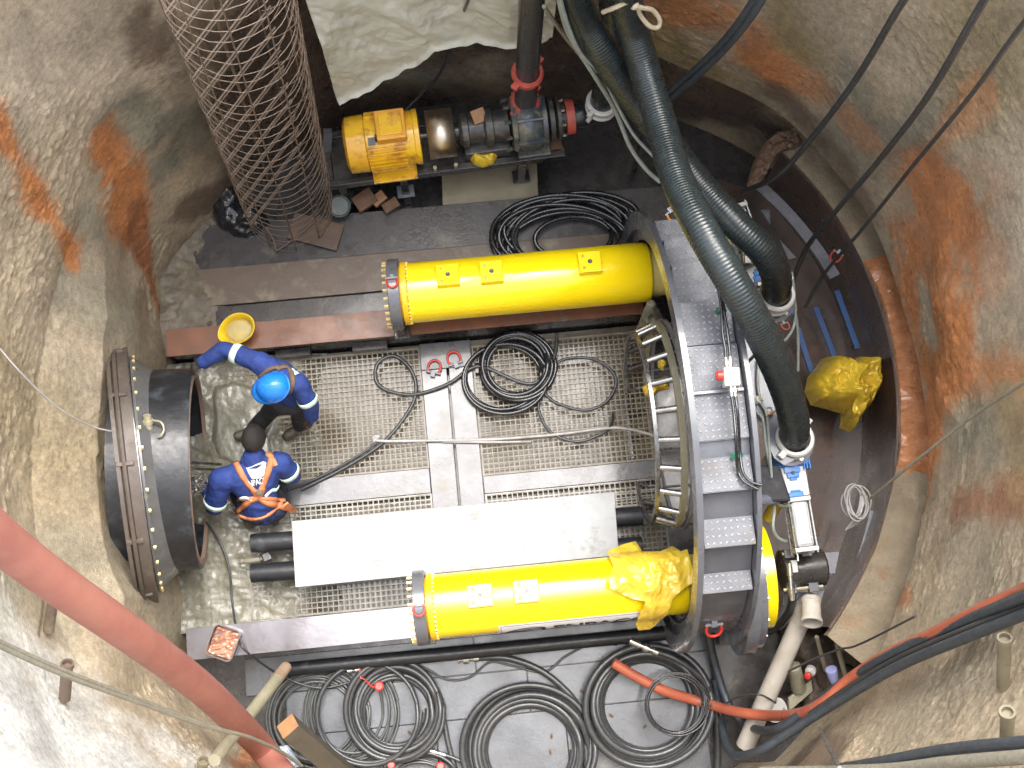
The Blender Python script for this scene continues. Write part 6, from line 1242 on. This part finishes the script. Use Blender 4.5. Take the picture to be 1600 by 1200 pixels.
for pts, wd in (([(366, 719), (372, 730), (380, 745), (388, 757), (396, 766)], .05), ([(418, 709), (424, 716), (421, 730), (416, 745), (408, 765)], .05), ([(426, 718), (431, 728)], .045),
                ([(396, 766), (401, 772), (404, 779)], .06), ([(411, 762), (406, 772), (404, 780)], .06), ([(372, 781), (385, 779), (402, 778), (425, 780), (445, 782)], .038),
                ([(402, 779), (388, 785), (374, 797), (366, 800)], .048), ([(405, 779), (418, 786), (436, 790), (452, 796)], .05), ([(362, 795), (376, 806), (396, 811), (416, 806), (432, 794), (440, 785)], .036)):
    ribbon(bo, pts, wd, strap, 'harness_strap', m2, .010)
h_, nn_ = drape(bv, 404, 768, .012)
if h_ is not None: MB().sph(h_, .035, (1, 1, .35)).build('back_pad', strapb, m2)
tag(MB().bar(P(446, 788, .75), P(459, 799, .55), .055, .02).build('harness_tail', strap, None, 0), 'x', 'y'); bpy.data.objects['harness_tail'].parent = m2; ht = bpy.data.objects['harness_tail']; ht.matrix_parent_inverse = Matrix.Translation(-m2.location); del ht['label']; del ht['category']
# back logo and lettering: flat shield, then letters, laid on the cloth
def lay(bvh, vs, fs, org, ux, uy, m, name, par, lift):
    """vs in metres in a plane; org/ux/uy pixel origin and pixel vectors per metre"""
    out = []; ok = True
    for v in vs:
        h, nn = drape(bvh, org[0] + ux[0] * v.x + uy[0] * v.y, org[1] + ux[1] * v.x + uy[1] * v.y, lift)
        out.append(h if h is not None else Vector((0, 0, -1)))
    return MB().add(out, fs).build(name, m, par, 60)
import itertools
def polygrid(outline, n=26):
    xs = [p[0] for p in outline]; ys = [p[1] for p in outline]; vs = []; fs = []; idx_ = {}
    def inside(x, y):
        c = False; k = len(outline)
        for i in range(k):
            (x1, y1), (x2, y2) = outline[i], outline[(i + 1) % k]
            if (y1 > y) != (y2 > y) and x < (x2 - x1) * (y - y1) / (y2 - y1) + x1: c = not c
        return c
    sx = (max(xs) - min(xs)) / n; sy = (max(ys) - min(ys)) / n
    for i in range(n):
        for j in range(n):
            x, y = min(xs) + sx * (i + .5), min(ys) + sy * (j + .5)
            if inside(x, y):
                f_ = []
                for a_, b_ in ((0, 0), (1, 0), (1, 1), (0, 1)):
                    kk = (i + a_, j + b_)
                    if kk not in idx_: idx_[kk] = len(vs); vs.append(Vector((min(xs) + sx * (i + a_), min(ys) + sy * (j + b_), 0)))
                    f_.append(idx_[kk])
                fs.append(tuple(f_))
    return vs, fs
vs_, fs_ = polygrid([(385, 731), (394, 728), (410, 721), (416, 723), (414, 735), (412, 743), (404, 747), (394, 748), (389, 740)], 34)
lay(bv, vs_, fs_, (0, 0), (1, 0), (0, 1), white_ink, 'back_logo', m2, .006)
vs_, fs_ = polygrid([(388, 732.5), (396, 728.5), (407, 724.5), (409, 726), (402, 731), (394, 732.5)], 30)
lay(bv, vs_, fs_, (0, 0), (1, 0), (0, 1), mat('logo_blue', (.03, .06, .18), (.03, .05, .14), .7), 'logo_mark', m2, .0085)
tv, tf = text_mesh('ENPACO', 13.5, .62, .35)
an = R(-14); lay(bv, tv, tf, (401, 753), (math.cos(an), math.sin(an)), (-math.sin(an) * -1, -math.cos(an)), white_ink, 'back_lettering', m2, .009)
